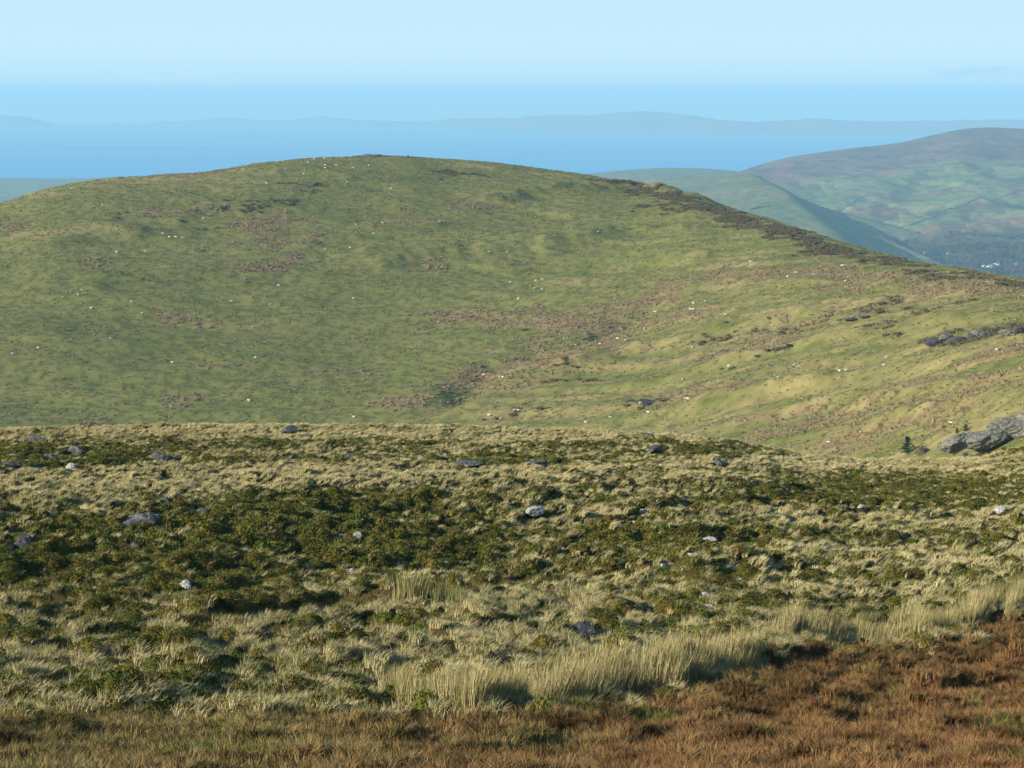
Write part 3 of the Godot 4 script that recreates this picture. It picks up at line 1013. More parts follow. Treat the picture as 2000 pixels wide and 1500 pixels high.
func far_land() -> void:
	far_noise.seed = 5
	far_noise.frequency = 0.0022
	far_noise.fractal_octaves = 4
	far_hill("hill", "broad heather topped hill with green fields above a wooded valley", big, t_at(1240, 300), t_at(2600, 300), 420, 260, 3500.0, 10000.0, 1)
	far_hill("hill", "green spur dropping steeply into a shaded side valley", [], t_at(1060, 350), t_at(2060, 350), 340, 220, 3600.0, 7000.0, 2, 1)
	far_hill("hill", "low green ridge between the domed hill and the sea", low_ridge, t_at(850, 350), t_at(1750, 350), 160, 80, 6000.0, 9400.0, 2)
	far_hill("hill", "low coastal land behind the shoulder of the domed hill", coast, t_at(-900, 370), t_at(560, 370), 160, 80, 6200.0, 10200.0, 2)
	# the valley floor and coast plain under the hills
	far_hill("lowland", "low valley floor and coast under the hills", [], -0.8, 0.8, 60, 60, 1800.0, 11500.0, 2, 2)
	# the far peninsula over the bay
	var pen := [[300, 239, 34580, 262, 33250], [360, 238, 34580, 262, 33250], [400, 233, 34580, 262, 33250], [440, 228, 34580, 262, 33250], [500, 234, 33915, 262, 32585], [560, 236, 33250, 262, 31920], [600, 230, 32585, 262, 31255], [625, 226, 32252, 262, 30922], [650, 231, 31920, 262, 30590], [720, 235, 31255, 262, 29925], [800, 237, 30590, 262, 29260], [880, 233, 29260, 262, 27930], [950, 229, 28595, 262, 27265], [1000, 230, 28262, 262, 26932], [1040, 225, 27930, 262, 26600], [1100, 222, 27598, 262, 26268], [1150, 223, 27265, 262, 25935], [1200, 218, 26932, 262, 25602], [1245, 215, 26600, 262, 25270], [1300, 218, 26600, 262, 25270], [1350, 222, 26268, 262, 24938], [1400, 233, 25935, 262, 24605], [1470, 237, 25602, 262, 24272], [1540, 234, 25602, 262, 24272], [1595, 230, 25270, 262, 23940], [1650, 234, 25270, 262, 23940], [1720, 236, 25270, 262, 23940], [1850, 234, 25270, 262, 23940], [2000, 231, 25270, 262, 23940], [2400, 226, 25270, 262, 23940]]
	var pos := PackedVector3Array()
	var col := PackedColorArray()
	var nc := 330
	for j in 12:
		var s := j / 11.0
		for i in nc:
			var px := lerpf(300.0, 2400.0, float(i) / (nc - 1))
			var zt := table(pen, px, 2)
			var zd := zt - 1100.0 + 3600.0 * s
			var hh := maxf(H + zt * slope_at(table(pen, px, 1)), 12.0)
			hh *= clampf(1.0 - absf(s - 0.3) / (0.3 if s < 0.3 else 0.7), 0.0, 1.0)
			var t := t_at(px, 235)
			pos.append(Vector3(t * zd, hh + absf(far_noise.get_noise_2d(px * 8.0, zd * 0.2)) * 40.0 * sin(PI * s) - 3.0, -zd))
			col.append(paint_far(pos[pos.size() - 1]))
	tag(obj("land", grid_mesh(nc, 12, pos, col), M.far_turf), "faint hilly peninsula on the far side of the bay", "", "", "structure")
	# a headland at the other end of the bay
	pos = PackedVector3Array()
	col = PackedColorArray()
	for j in 8:
		for i in 60:
			var px := lerpf(-500.0, 100.0, i / 59.0)
			var zd := 31000.0 + 2500.0 * j / 7.0
			var hh := (H + 32000.0 * slope_at(flat_table([[-500, 222], [-200, 221], [0, 224], [50, 227], [70, 233], [100, 240]], px))) * sin(PI * j / 7.0)
			pos.append(Vector3(t_at(px, 235) * zd, maxf(hh, 0.0) - 4.0, -zd))
			col.append(paint_far(pos[pos.size() - 1]))
	tag(obj("land", grid_mesh(60, 8, pos, col), M.far_turf), "faint headland low on the sea horizon", "", "", "structure")

func sea() -> void:
	var pos := PackedVector3Array()
	var rad := [0.0, 3000.0, 8000.0, 12000.0, 16000.0, 20000.0, 24000.0, 28000.0, 32000.0, 35000.0]
	for r in rad:
		for i in 129:
			var a := TAU * i / 128.0
			pos.append(Vector3(cos(a) * r, 0, sin(a) * r))
	var o := obj("sea", grid_mesh(129, rad.size(), pos, PackedColorArray()), M.sea)
	tag(o, "calm blue sea of the wide bay", "", "", "structure")


# ---------------------------------------------------------------- sheep
func field(p: Vector3, bones: Array) -> float:
	var d := 1e9
	for b in bones:
		var pa: Vector3 = p - b[0]
		var ba: Vector3 = b[1] - b[0]
		var h := clampf(pa.dot(ba) / ba.length_squared(), 0.0, 1.0)
		var e: float = (pa - ba * h).length() - lerpf(b[2], b[3], h)
		var k := 0.035
		var m := clampf(0.5 + 0.5 * (d - e) / k, 0.0, 1.0)
		d = lerpf(d, e, m) - k * m * (1.0 - m) if d < 1e8 else e
	return d

func body_mesh(bones: Array, lo: Vector3, hi: Vector3, cell: float, wool: Color, skin: Color) -> ArrayMesh:
	var nx := int((hi.x - lo.x) / cell) + 2
	var ny := int((hi.y - lo.y) / cell) + 2
	var nz := int((hi.z - lo.z) / cell) + 2
	var f := PackedFloat32Array()
	f.resize(nx * ny * nz)
	for z in nz:
		for y in ny:
			for x in nx:
				f[(z * ny + y) * nx + x] = field(lo + Vector3(x, y, z) * cell, bones)
	var at := {}
	var pos := PackedVector3Array()
	var col := PackedColorArray()
	var nrm := PackedVector3Array()
	for z in nz - 1:
		for y in ny - 1:
			for x in nx - 1:
				var sum := Vector3.ZERO
				var n := 0
				for e in [[0, 0, 0, 1, 0, 0], [0, 0, 0, 0, 1, 0], [0, 0, 0, 0, 0, 1], [1, 0, 0, 1, 1, 0], [1, 0, 0, 1, 0, 1], [0, 1, 0, 1, 1, 0], [0, 1, 0, 0, 1, 1], [0, 0, 1, 1, 0, 1], [0, 0, 1, 0, 1, 1], [1, 1, 0, 1, 1, 1], [1, 0, 1, 1, 1, 1], [0, 1, 1, 1, 1, 1]]:
					var a := f[((z + e[2]) * ny + y + e[1]) * nx + x + e[0]]
					var b := f[((z + e[5]) * ny + y + e[4]) * nx + x + e[3]]
					if (a < 0.0) != (b < 0.0):
						sum += Vector3(e[0], e[1], e[2]).lerp(Vector3(e[3], e[4], e[5]), a / (a - b))
						n += 1
				if n:
					at[(z * ny + y) * nx + x] = pos.size()
					var p := lo + (Vector3(x, y, z) + sum / n) * cell
					pos.append(p)
					var g := Vector3(field(p + Vector3(0.01, 0, 0), bones) - field(p - Vector3(0.01, 0, 0), bones), field(p + Vector3(0, 0.01, 0), bones) - field(p - Vector3(0, 0.01, 0), bones), field(p + Vector3(0, 0, 0.01), bones) - field(p - Vector3(0, 0, 0.01), bones))
					nrm.append(g.normalized())
					var best := 1e9
					var who := 0
					for k in bones.size():
						var e2 := field(p, [bones[k]])
						if e2 < best:
							best = e2
							who = k
					col.append(skin if bones[who][4] else wool)
	var idx := PackedInt32Array()
	for z in range(1, nz - 1):
		for y in range(1, ny - 1):
			for x in range(1, nx - 1):
				var a := f[(z * ny + y) * nx + x]
				for axis in 3:
					var st: int = [1, nx, nx * ny][axis]
					var k := (z * ny + y) * nx + x
					if (a < 0.0) == (f[k + st] < 0.0): continue
					var u: int = [nx, nx * ny, 1][axis]
					var w: int = [nx * ny, 1, nx][axis]
					if not (at.has(k) and at.has(k - u) and at.has(k - w) and at.has(k - u - w)): continue
					var q := [at[k], at[k - u], at[k - u - w], at[k - w]]
					if a < 0.0: q.reverse()
					idx.append_array(PackedInt32Array([q[0], q[1], q[2], q[0], q[2], q[3]]))
	var arr := []
	arr.resize(Mesh.ARRAY_MAX)
	arr[Mesh.ARRAY_VERTEX] = pos
	arr[Mesh.ARRAY_NORMAL] = nrm
	arr[Mesh.ARRAY_COLOR] = col
	arr[Mesh.ARRAY_INDEX] = idx
	var m := ArrayMesh.new()
	m.add_surface_from_arrays(Mesh.PRIMITIVE_TRIANGLES, arr)
	return m

func V(x: float, y: float, z: float) -> Vector3:
	return Vector3(x, y, z)

func sheep_mesh(pose: int) -> ArrayMesh:
	var b := []
	var low := 0.34 if pose == 2 else 0.0     # lying down
	b.append([V(-0.36, 0.64 - low, 0), V(0.34, 0.65 - low, 0), 0.27, 0.25, false])
	b.append([V(-0.30, 0.56 - low, 0), V(0.28, 0.56 - low, 0), 0.24, 0.22, false])
	if pose == 0:
		b.append([V(0.36, 0.64, 0), V(0.60, 0.36, 0), 0.17, 0.11, false])
		b.append([V(0.62, 0.33, 0), V(0.72, 0.12, 0), 0.085, 0.055, true])
		for s in [-1.0, 1.0]: b.append([V(0.60, 0.34, s * 0.06), V(0.57, 0.33, s * 0.16), 0.03, 0.02, true])
	else:
		b.append([V(0.32, 0.72 - low, 0), V(0.56, 0.92 - low, 0), 0.17, 0.11, false])
		b.append([V(0.58, 0.93 - low, 0), V(0.78, 0.84 - low, 0), 0.09, 0.055, true])
		for s in [-1.0, 1.0]: b.append([V(0.56, 0.96 - low, s * 0.06), V(0.53, 0.96 - low, s * 0.16), 0.03, 0.02, true])
	b.append([V(-0.56, 0.72 - low, 0), V(-0.66, 0.48 - low, 0), 0.07, 0.05, false])
	for x in [-0.30, 0.30]:
		for s in [-0.13, 0.13]:
			if pose == 2: b.append([V(x, 0.16, s * 1.3), V(x + 0.2, 0.05, s * 1.5), 0.06, 0.04, true])
			else: b.append([V(x, 0.50, s), V(x + rng_range(int(x * 10.0) + pose, -0.05, 0.05), 0.0, s), 0.075, 0.042, true])
	return body_mesh(b, V(-0.85, -0.12, -0.42), V(0.95, 1.16, 0.42), 0.045, Color(0.56, 0.52, 0.43), Color(0.48, 0.44, 0.37))

func flock() -> void:
	var meshes := [sheep_mesh(0), sheep_mesh(1), sheep_mesh(2)]
	var poses := ["with its head down grazing", "standing with its head up", "lying down"]
	# places read off the photograph in three enlargements: x, y of the enlargement
	var a := [295, 277, 400, 255, 647, 237, 523, 350, 571, 347, 728, 316, 653, 480, 908, 504, 945, 524, 980, 524, 1020, 527, 650, 608, 808, 600, 1133, 418, 395, 830, 350, 858, 435, 846, 457, 820, 733, 886, 508, 922, 617, 1090, 72, 1177, 211, 1143, 960, 1224, 1425, 1198, 1410, 1029, 1388, 1438, 952, 1465, 1508, 900, 1555, 792, 1550, 104, 1752, 86, 1808, 84, 1913, 78, 1814, 122, 1815, 138, 1718, 106, 1700, 148, 1694, 171, 1968, 137, 1875, 122, 1937, 217, 1929, 229, 1485, 224, 1360, 147, 1988, 455, 1952, 583, 1815, 592, 1973, 866, 1290, 882, 792, 948]
	var b := [255, 137, 343, 125, 467, 252, 273, 455, 371, 502, 420, 445, 740, 438, 1623, 494, 1016, 607, 1116, 608, 750, 695, 1134, 776, 1275, 767, 1312, 757, 1268, 807, 1311, 818, 1177, 869, 1940, 943, 1948, 945, 1885, 1037, 1434, 1094, 1497, 1128, 1633, 1122, 1732, 1093, 1776, 1100, 985, 1294, 1076, 1307, 1091, 1307, 1157, 1493, 1176, 1493, 1860, 1455, 730, 1000, 1716, 868]
	var c := [472, 891, 487, 887, 984, 910, 997, 912, 1003, 999, 826, 962, 725, 952, 680, 975, 222, 1112, 155, 1123, 138, 1156, 155, 1157, 335, 1187, 598, 1248, 153, 1370, 351, 1470, 719, 1464, 1234, 1427, 1219, 1471, 970, 1498, 1008, 1497, 612, 1524, 630, 1532, 1090, 1841, 910, 1902, 113, 1654, 124, 1653, 1850, 1385, 97, 1548, 1592, 1790]
	var spots := []
	for k in range(0, a.size(), 2): spots.append(Vector2(a[k] * 0.35, 280.0 + a[k + 1] * 0.35))
	for k in range(0, b.size(), 2): spots.append(Vector2(600.0 + b[k] * 0.35, 280.0 + b[k + 1] * 0.35))
	for k in range(0, c.size(), 2): spots.append(Vector2(1300.0 + c[k] * 0.35, 200.0 + c[k + 1] * 0.35))
	spots.append_array([Vector2(955, 812), Vector2(978, 819), Vector2(1251, 789), Vector2(1192, 815), Vector2(1266, 807), Vector2(1144, 826), Vector2(691, 815)])
	var k := 0
	for q in spots:
		var p := on_ground(q.x, q.y + 1.0, 200.0, 1300.0)
		var pose := 0
		var r := rng_range(k + 300, 0.0, 1.0)
		if r > 0.82: pose = 2
		elif r > 0.6: pose = 1
		var o := obj("sheep", meshes[pose], M.wool)
		o.position = p + Vector3(0, 0.02, 0)
		o.scale = Vector3.ONE * rng_range(k + 77, 0.7, 0.85)
		o.rotation.y = rng_range(k + 900, -0.7, 0.7) + (PI if rng_range(k + 1500, 0.0, 1.0) > 0.5 else 0.0)
		var where := "on the green face of the domed hill"
		if q.y < 330.0: where = "near the skyline of the domed hill"
		elif q.x > 1300.0 and q.y > 660.0: where = "on the grass slope below the dark crags"
		elif q.x > 1240.0 and q.y > 490.0: where = "on the tan streaked shoulder of the hill"
		elif q.x > 950.0 and q.y > 640.0: where = "beside the brown gully under the domed hill"
		var label := "white sheep %s %s" % [poses[pose], where]
		tag(o, label, "sheep", "sheep %s %s" % [["grazing", "standing", "lying"][pose], where])
		k += 1

# ---------------------------------------------------------------- stones
func stones() -> void:
	stone_at(279, 1018, 70, 34, M.stone, 3, "large grey weathered boulder cracked across, set in mossy heather", "", "boulder", -0.12, 5)
	stone_at(45, 1056, 34, 28, M.dark_stone, 4, "dark mossy boulder half sunk in green heather")
	stone_at(264, 1068, 24, 20, M.dark_stone, 5, "small dark boulder in shadow below the large grey boulder")
	stone_at(1140, 1230, 38, 30, M.dark_stone, 6, "rounded boulder standing above the rush band, its undercut shade put into blue black stone", "", "boulder", 0.0, 5)  # the shade on its undercut face is put into the dark stone colour
	stone_at(1292, 1240, 62, 30, M.dark_stone, 7, "low dark boulder under heather behind the rush band")
	stone_at(400, 1002, 30, 16, M.stone, 8, "tilted grey slab with a pale broken end in dark heather", "", "flat_rock", -0.3)
	stone_at(414, 1010, 16, 11, M.pale_stone, 9, "pale broken stone at the end of the tilted grey slab")
	stone_at(318, 980, 22, 12, M.pale_stone, 10, "flat pale stone above the large grey boulder", "", "flat_rock")
	stone_at(362, 1142, 22, 18, M.pale_stone, 11, "pale angular rock, the higher of two in dark heather", "", "boulder", -0.4)
	stone_at(372, 1155, 14, 11, M.pale_stone, 12, "bright white stone below the pale angular rock")
	stone_at(674, 1051, 34, 17, M.pale_stone, 13, "broad white rock beside an upright white stone", "", "boulder", -0.15)
	stone_at(698, 1047, 15, 20, M.pale_stone, 14, "upright white stone at the end of a broad white rock", "", "boulder", 0.3)
	stone_at(1046, 998, 30, 17, M.pale_stone, 15, "white layered rock standing alone in olive heather", "", "boulder", 0.05)
	stone_at(1241, 1024, 18, 13, M.pale_stone, 16, "small grey white stone with a dark end in the grass")
	stone_at(1388, 1053, 26, 10, M.pale_stone, 17, "long thin white stone over a dark hollow", "", "flat_rock", 0.05)
	stone_at(1441, 1069, 24, 14, M.pale_stone, 18, "white ribbed stone beside a dark hollow", "", "boulder", 0.25)
	stone_at(1424, 1134, 20, 8, M.pale_stone, 19, "low white stone joined to a ribbed stone in the heath", "", "flat_rock")
	stone_at(1446, 1138, 20, 15, M.pale_stone, 20, "ribbed white and grey stone casting a long shadow", "", "boulder", -0.5)
	stone_at(1527, 986, 5, 14, M.pale_stone, 21, "thin upright white stone like a short post in the heath", "", "standing_stone")
	for s in [[283, 1127, 11, 9], [671, 1075, 11, 6], [687, 1116, 14, 11], [728, 1148, 14, 11], [1255, 998, 12, 7], [1350, 1083, 18, 7], [1295, 1103, 12, 9], [1312, 1103, 18, 6], [1378, 1160, 13, 9], [1385, 1184, 18, 9], [1681, 990, 15, 9], [1815, 1000, 24, 7], [1757, 1038, 15, 8], [1955, 995, 22, 14], [1912, 1003, 10, 6], [1003, 868, 9, 5], [1340, 1012, 8, 6]]:
		stone_at(s[0], s[1], s[2], s[3], M.pale_stone, int(s[0]) * 3 + 1, "small white stone lying among heather and pale grass", "small white stones in the heath", "stone", rng_range(int(s[0]), -0.3, 0.3), 3)
	stone_at(148, 880, 36, 18, M.stone, 31, "grey boulder on the brow with a flat broken face")
	stone_at(314, 891, 34, 16, M.stone, 32, "grey boulder on the brow, the larger of a touching pair")
	stone_at(345, 895, 20, 10, M.stone, 33, "small grey boulder, the lesser of a touching pair on the brow")
	stone_at(571, 839, 28, 16, M.dark_stone, 34, "dark jagged rock standing on the grassy brow against the green hill")
	stone_at(600, 852, 18, 8, M.stone, 35, "low grey stone just below the dark jagged rock")
	stone_at(20, 908, 38, 18, M.stone, 36, "grey rounded boulder in a hollow below the brow")
	stone_at(62, 916, 44, 10, M.stone, 37, "long low grey slab beside a rounded boulder", "", "flat_rock")
	stone_at(141, 914, 20, 18, M.pale_stone, 38, "pale grey pointed stone above a dark hollow", "", "boulder", 0.5)
	stone_at(148, 899, 17, 11, M.stone, 39, "small rounded stone under the grey boulder on the brow")
	stone_at(910, 904, 52, 9, M.stone, 40, "low grey bedrock ledge in the grass below the brow", "", "flat_rock")
	stone_at(1046, 904, 44, 8, M.stone, 41, "thin grey bedrock ledge next to a longer ledge", "", "flat_rock")
	stone_at(1280, 877, 32, 15, M.dark_stone, 42, "dark hump of rock on the sloping end of the brow")
	stone_at(1409, 904, 26, 12, M.stone, 43, "grey block of stone in bleached grass near the brow")
	stone_at(1885, 889, 15, 11, M.stone, 44, "small pale topped block in front of the big outcrop")
	for s in [[92, 890, 26, 11], [70, 858, 40, 8], [655, 884, 14, 8], [683, 891, 24, 8], [576, 976, 24, 12], [655, 981, 18, 8], [1681, 911, 15, 6], [1265, 848, 16, 6], [1940, 905, 14, 8]]:
		stone_at(s[0], s[1], s[2], s[3], M.stone, int(s[0]) + 5, "small grey stone half hidden in moor grass", "small grey stones in the grass", "stone", 0.0, 3)

func outcrops() -> void:
	# the bare rock behind the brow
	var p := on_ground(1930, 880, 240.0)
	var root := base("rock_outcrop", p)
	tag(root, "long bare grey rock outcrop rising behind the brow beside small conifers", "outcrop")
	var s := -p.z / F
	for q in [[-62, 12, 38, 24, 60, 1, 0.5], [-20, 22, 62, 27, 70, 2, 0.36], [38, 42, 66, 32, 80, 3, 0.30], [92, 50, 60, 44, 80, 4, 0.22], [140, 60, 70, 50, 90, 5, 0.1], [20, 4, 60, 16, 40, 6, 0.2], [80, 6, 60, 18, 40, 7, 0.25]]:
		var o := obj("slab", rock_mesh(500 + q[5], Vector3(q[2], q[3] * 0.8, q[4] * 0.6) * s, 5, 18, 0.05, 0.03), M.crag, root)
		o.position = Vector3(q[0] * s, q[1] * s, -rng_range(q[5], -8.0, 12.0) * s)
		o.rotation = Vector3(0, rng_range(q[5] + 3, -0.2, 0.2), q[6])
	# dark crags on the slope above it
	var n := 0
	for c in [["dark broken crag on the green slope, with a pale block in it", [[1828, 664, 30, 20], [1845, 655, 26, 24], [1862, 662, 22, 18], [1878, 660, 20, 14]]], ["dark crag on the green slope, in two steps", [[1915, 648, 30, 20], [1938, 646, 26, 18], [1900, 655, 18, 14]]], ["dark crag running along the top of the green slope", [[1972, 646, 32, 18], [1995, 642, 30, 18], [2020, 640, 30, 16]]], ["low dark crag in the heather patch on the tan shoulder", [[1690, 616, 26, 10], [1660, 622, 24, 9]]], ["flat grey slab of bedrock low on the tan shoulder", [[1272, 784, 40, 7], [1300, 780, 24, 5]]], ["small blue grey crag in the grass of the tan shoulder", [[1526, 678, 26, 8], [1545, 674, 16, 7]]]]:
		var at := on_ground(c[1][0][0], c[1][0][1] + 4.0, 240.0)
		var r2 := base("rock_outcrop", at)
		tag(r2, c[0], "outcrop")
		for q in c[1]:
			var g := on_ground(q[0], q[1] + q[3] * 0.4, 240.0)
			var sc := -g.z / F
			var o2 := obj("slab", rock_mesh(600 + n, Vector3(q[2] * 0.9, q[3] * 0.48, q[2] * 0.6) * sc, 4, 16, 0.14, 0.03), M.crag if n % 3 == 1 else M.dark_stone, r2)
			o2.position = g - at + Vector3(0, q[3] * 0.15 * sc, 0)
			o2.rotation = Vector3(0, n * 1.3, rng_range(n, -0.3, 0.3))
			n += 1
	# the cairn on the summit and the rocks near it
	var cp := on_ground(797, 308, 600.0)
	var cairn := base("cairn", cp)
	cairn.scale = Vector3.ONE * 0.75
	tag(cairn, "small pointed stone cairn on the summit of the domed hill", "cairn")
	var lev := 0
	for ring_ in [[9, 1.45, 0.2, 0.6], [7, 1.0, 0.7, 0.55], [5, 0.6, 1.2, 0.5], [3, 0.28, 1.65, 0.42], [1, 0.0, 2.1, 0.4]]:
		for k in ring_[0]:
			var a: float = TAU * k / ring_[0] + lev
			var st := obj("stone", rock_mesh(700 + lev * 10 + k, Vector3(ring_[3], ring_[3] * 0.6, ring_[3] * 0.85), 2, 9, 0.04), M.stone, cairn)
			st.position = Vector3(cos(a) * ring_[1], ring_[2], sin(a) * ring_[1])
			st.rotation.y = a * 3.0
		lev += 1
	var tp := on_ground(722, 306, 600.0)
	var top_rock := base("rock_outcrop", tp)
	tag(top_rock, "low rocky knob on the skyline of the domed hill", "outcrop")
	for q in [[-6.0, 4.0, 0.9], [-1.0, 5.0, 1.3], [4.0, 4.5, 1.0], [8.0, 3.5, 0.7]]:
		var o3 := obj("slab", rock_mesh(760 + int(q[0]), Vector3(q[1], q[2], 2.4), 3, 10, 0.06), M.stone, top_rock)
		o3.position = Vector3(q[0], ground(tp.x + q[0], tp.z) - tp.y + 0.2, 0)

# ---------------------------------------------------------------- trees, walls and houses
func conifer(px: float, py: float, tall_px: float, wide_px: float, seed_: int, label: String, from := 240.0) -> void:
	var p := on_ground(px, py, from)
	var s := -p.z / F
	var h := tall_px * s
	var r := wide_px * s * 0.5
	var root := base("conifer_tree", p)
	tag(root, label, "tree")
	rng.seed = seed_
	var st := SurfaceTool.new()
	st.begin(Mesh.PRIMITIVE_TRIANGLES)
	for lev in 5:
		for k in 7:
			var a := TAU * k / 7.0
			var b := TAU * (k + 1) / 7.0
			var r1 := lerpf(h * 0.035, 0.01, lev / 5.0)
			var r2 := lerpf(h * 0.035, 0.01, (lev + 1) / 5.0)
			var y1 := h * lev / 5.0 - (0.2 if lev == 0 else 0.0)
			var y2 := h * (lev + 1) / 5.0
			for v in [V(cos(a) * r1, y1, sin(a) * r1), V(cos(a) * r2, y2, sin(a) * r2), V(cos(b) * r1, y1, sin(b) * r1), V(cos(b) * r1, y1, sin(b) * r1), V(cos(a) * r2, y2, sin(a) * r2), V(cos(b) * r2, y2, sin(b) * r2)]:
				st.add_vertex(v)
	st.generate_normals()
	obj("trunk", st.commit(), M.bark, root)
	var pos := PackedVector3Array()
	var col := PackedColorArray()
	for w in 16:
		var f := w / 15.0
		var y := h * lerpf(0.08, 0.97, f)
		var reach := r * 1.15 * lerpf(1.0, 0.12, pow(f, 1.5)) * rng.randf_range(0.75, 1.15)
		for k in 9:
			var a := rng.randf() * TAU
			var l := reach * rng.randf_range(0.6, 1.15)
			var d := V(cos(a), 0, sin(a))
			for i in 9:
				var u := (i + 0.6) / 9.0
				var c := V(0, y - l * u * 0.22 + l * u * u * 0.25, 0) + d * l * u
				var out := (d + V(rng.randfn(0, 0.5), rng.randfn(0.1, 0.35), rng.randfn(0, 0.5))).normalized()
				var ac := out.cross(V(rng.randfn(), rng.randfn(), rng.randfn())).normalized()
				var q := h * 0.05 * rng.randf_range(0.7, 1.3)
				var v := rng.randf_range(0.6, 1.4)
				for x in [c - ac * q * 0.5, c + ac * q * 0.5, c + out * q * 1.6]:
					pos.append(x)
					col.append(Color(0.030 * v, 0.050 * v, 0.026 * v))
	obj("crown", soup(pos, col), M.leaf, root)

func bush(px: float, py: float, wide: float, tall: float, seed_: int, label: String) -> void:
	var p := on_ground(px, py, 240.0)
	var s := -p.z / F
	var root := base("bush", p)
	tag(root, label, "bush")
	var o := obj("foliage", cushion(260, wide * s * 0.5, tall * s, 0.22, seed_), M.bush, root)
	o.position.y = -0.05

func trees() -> void:
	conifer(1772, 886, 34, 30, 1, "bushy dark conifer standing alone beyond the grassy brow")
	conifer(1864, 886, 32, 28, 2, "conifer growing against the foot of the bare outcrop", 230.0)
	conifer(1886, 842, 15, 14, 3, "tiny conifer on top of the bare outcrop, the bushier one")
	conifer(1869, 846, 12, 6, 4, "thin spindly young conifer on the outcrop's back edge")
	bush(1803, 886, 30, 14, 5, "low dark scrub between the lone conifer and the outcrop")

func ribbon(called: String, label: String, category: String, pts: Array, wide: float, tall: float, mat: Material, f := 0) -> void:
	var line := []
	for q in pts: line.append(on_far(f, q[0], q[1], 3600.0 if f == 1 else 4200.0, 8500.0))
	var pos := PackedVector3Array()
	var row := []
	for k in line.size() - 1:
		var n := 14
		for i in n + (1 if k == line.size() - 2 else 0):
			var p: Vector3 = line[k].lerp(line[k + 1], float(i) / n)
			var t := p.x / -p.z
			p.y = far_shape(f, big, t, -p.z)
			row.append(p)
	var org: Vector3 = row[0]
	var root := base(called, org)
	tag(root, label, category, "", "thing")
	for k in row.size() - 1:
		var a: Vector3 = row[k] - org
		var b: Vector3 = row[k + 1] - org
		var nrm := V(-(b - a).z, 0, (b - a).x).normalized() * wide * 0.5
		var up := V(0, tall * rng_range(k, 0.8, 1.2), 0)
		var dn := V(0, -1.5, 0)
		var quad := [[a + nrm + dn, a + nrm + up, b + nrm + up, b + nrm + dn], [b - nrm + dn, b - nrm + up, a - nrm + up, a - nrm + dn], [a + nrm + up, a - nrm + up, b - nrm + up, b + nrm + up]]
		for w in quad: pos.append_array(PackedVector3Array([w[0], w[1], w[2], w[0], w[2], w[3]]))
	obj("wall" if category == "wall" else "foliage", soup(pos, PackedColorArray()), mat, root)

func box(st: SurfaceTool, a: Vector3, b: Vector3) -> void:
	var m := BoxMesh.new()
	m.size = b - a
	st.append_from(m, 0, Transform3D(Basis(), (a + b) * 0.5))

func house(px: float, py: float, wide_px: float, seed_: int, label: String) -> void:
	var p := on_far(0, px, py, 3800.0, 8500.0)
	var w := wide_px * -p.z / F * 0.5
	var d := 3.2
	var h := w * rng_range(seed_, 0.55, 0.8)
	var root := base("house", p + V(0, -0.5, 0), rng_range(seed_ + 2, -0.3, 0.3))
	tag(root, label, "house", "white houses in the wooded valley")
	var st := SurfaceTool.new()
	st.begin(Mesh.PRIMITIVE_TRIANGLES)
	box(st, V(-w, -3, -d), V(w, h, d))
	for s in [-1.0, 1.0]:
		for v in [V(s * w, h, -d), V(s * w, h + 2.2, 0), V(s * w, h, d)]: st.add_vertex(v)
	st.generate_normals()
	obj("wall", st.commit(), M.render, root)
	st = SurfaceTool.new()
	st.begin(Mesh.PRIMITIVE_TRIANGLES)
	for s in [-1.0, 1.0]:
		for v in [V(-w - 0.3, h - 0.25, s * (d + 0.4)), V(-w - 0.3, h + 2.3, 0), V(w + 0.3, h + 2.3, 0), V(-w - 0.3, h - 0.25, s * (d + 0.4)), V(w + 0.3, h + 2.3, 0), V(w + 0.3, h - 0.25, s * (d + 0.4))]: st.add_vertex(v)
	st.generate_normals()
	var roof := obj("roof", st.commit(), M.slate, root)
	st = SurfaceTool.new()
	st.begin(Mesh.PRIMITIVE_TRIANGLES)
	box(st, V(w - 1.2, h + 1.5, -0.5), V(w - 0.3, h + 3.4, 0.5))
	obj("chimney", st.commit(), M.render, roof)

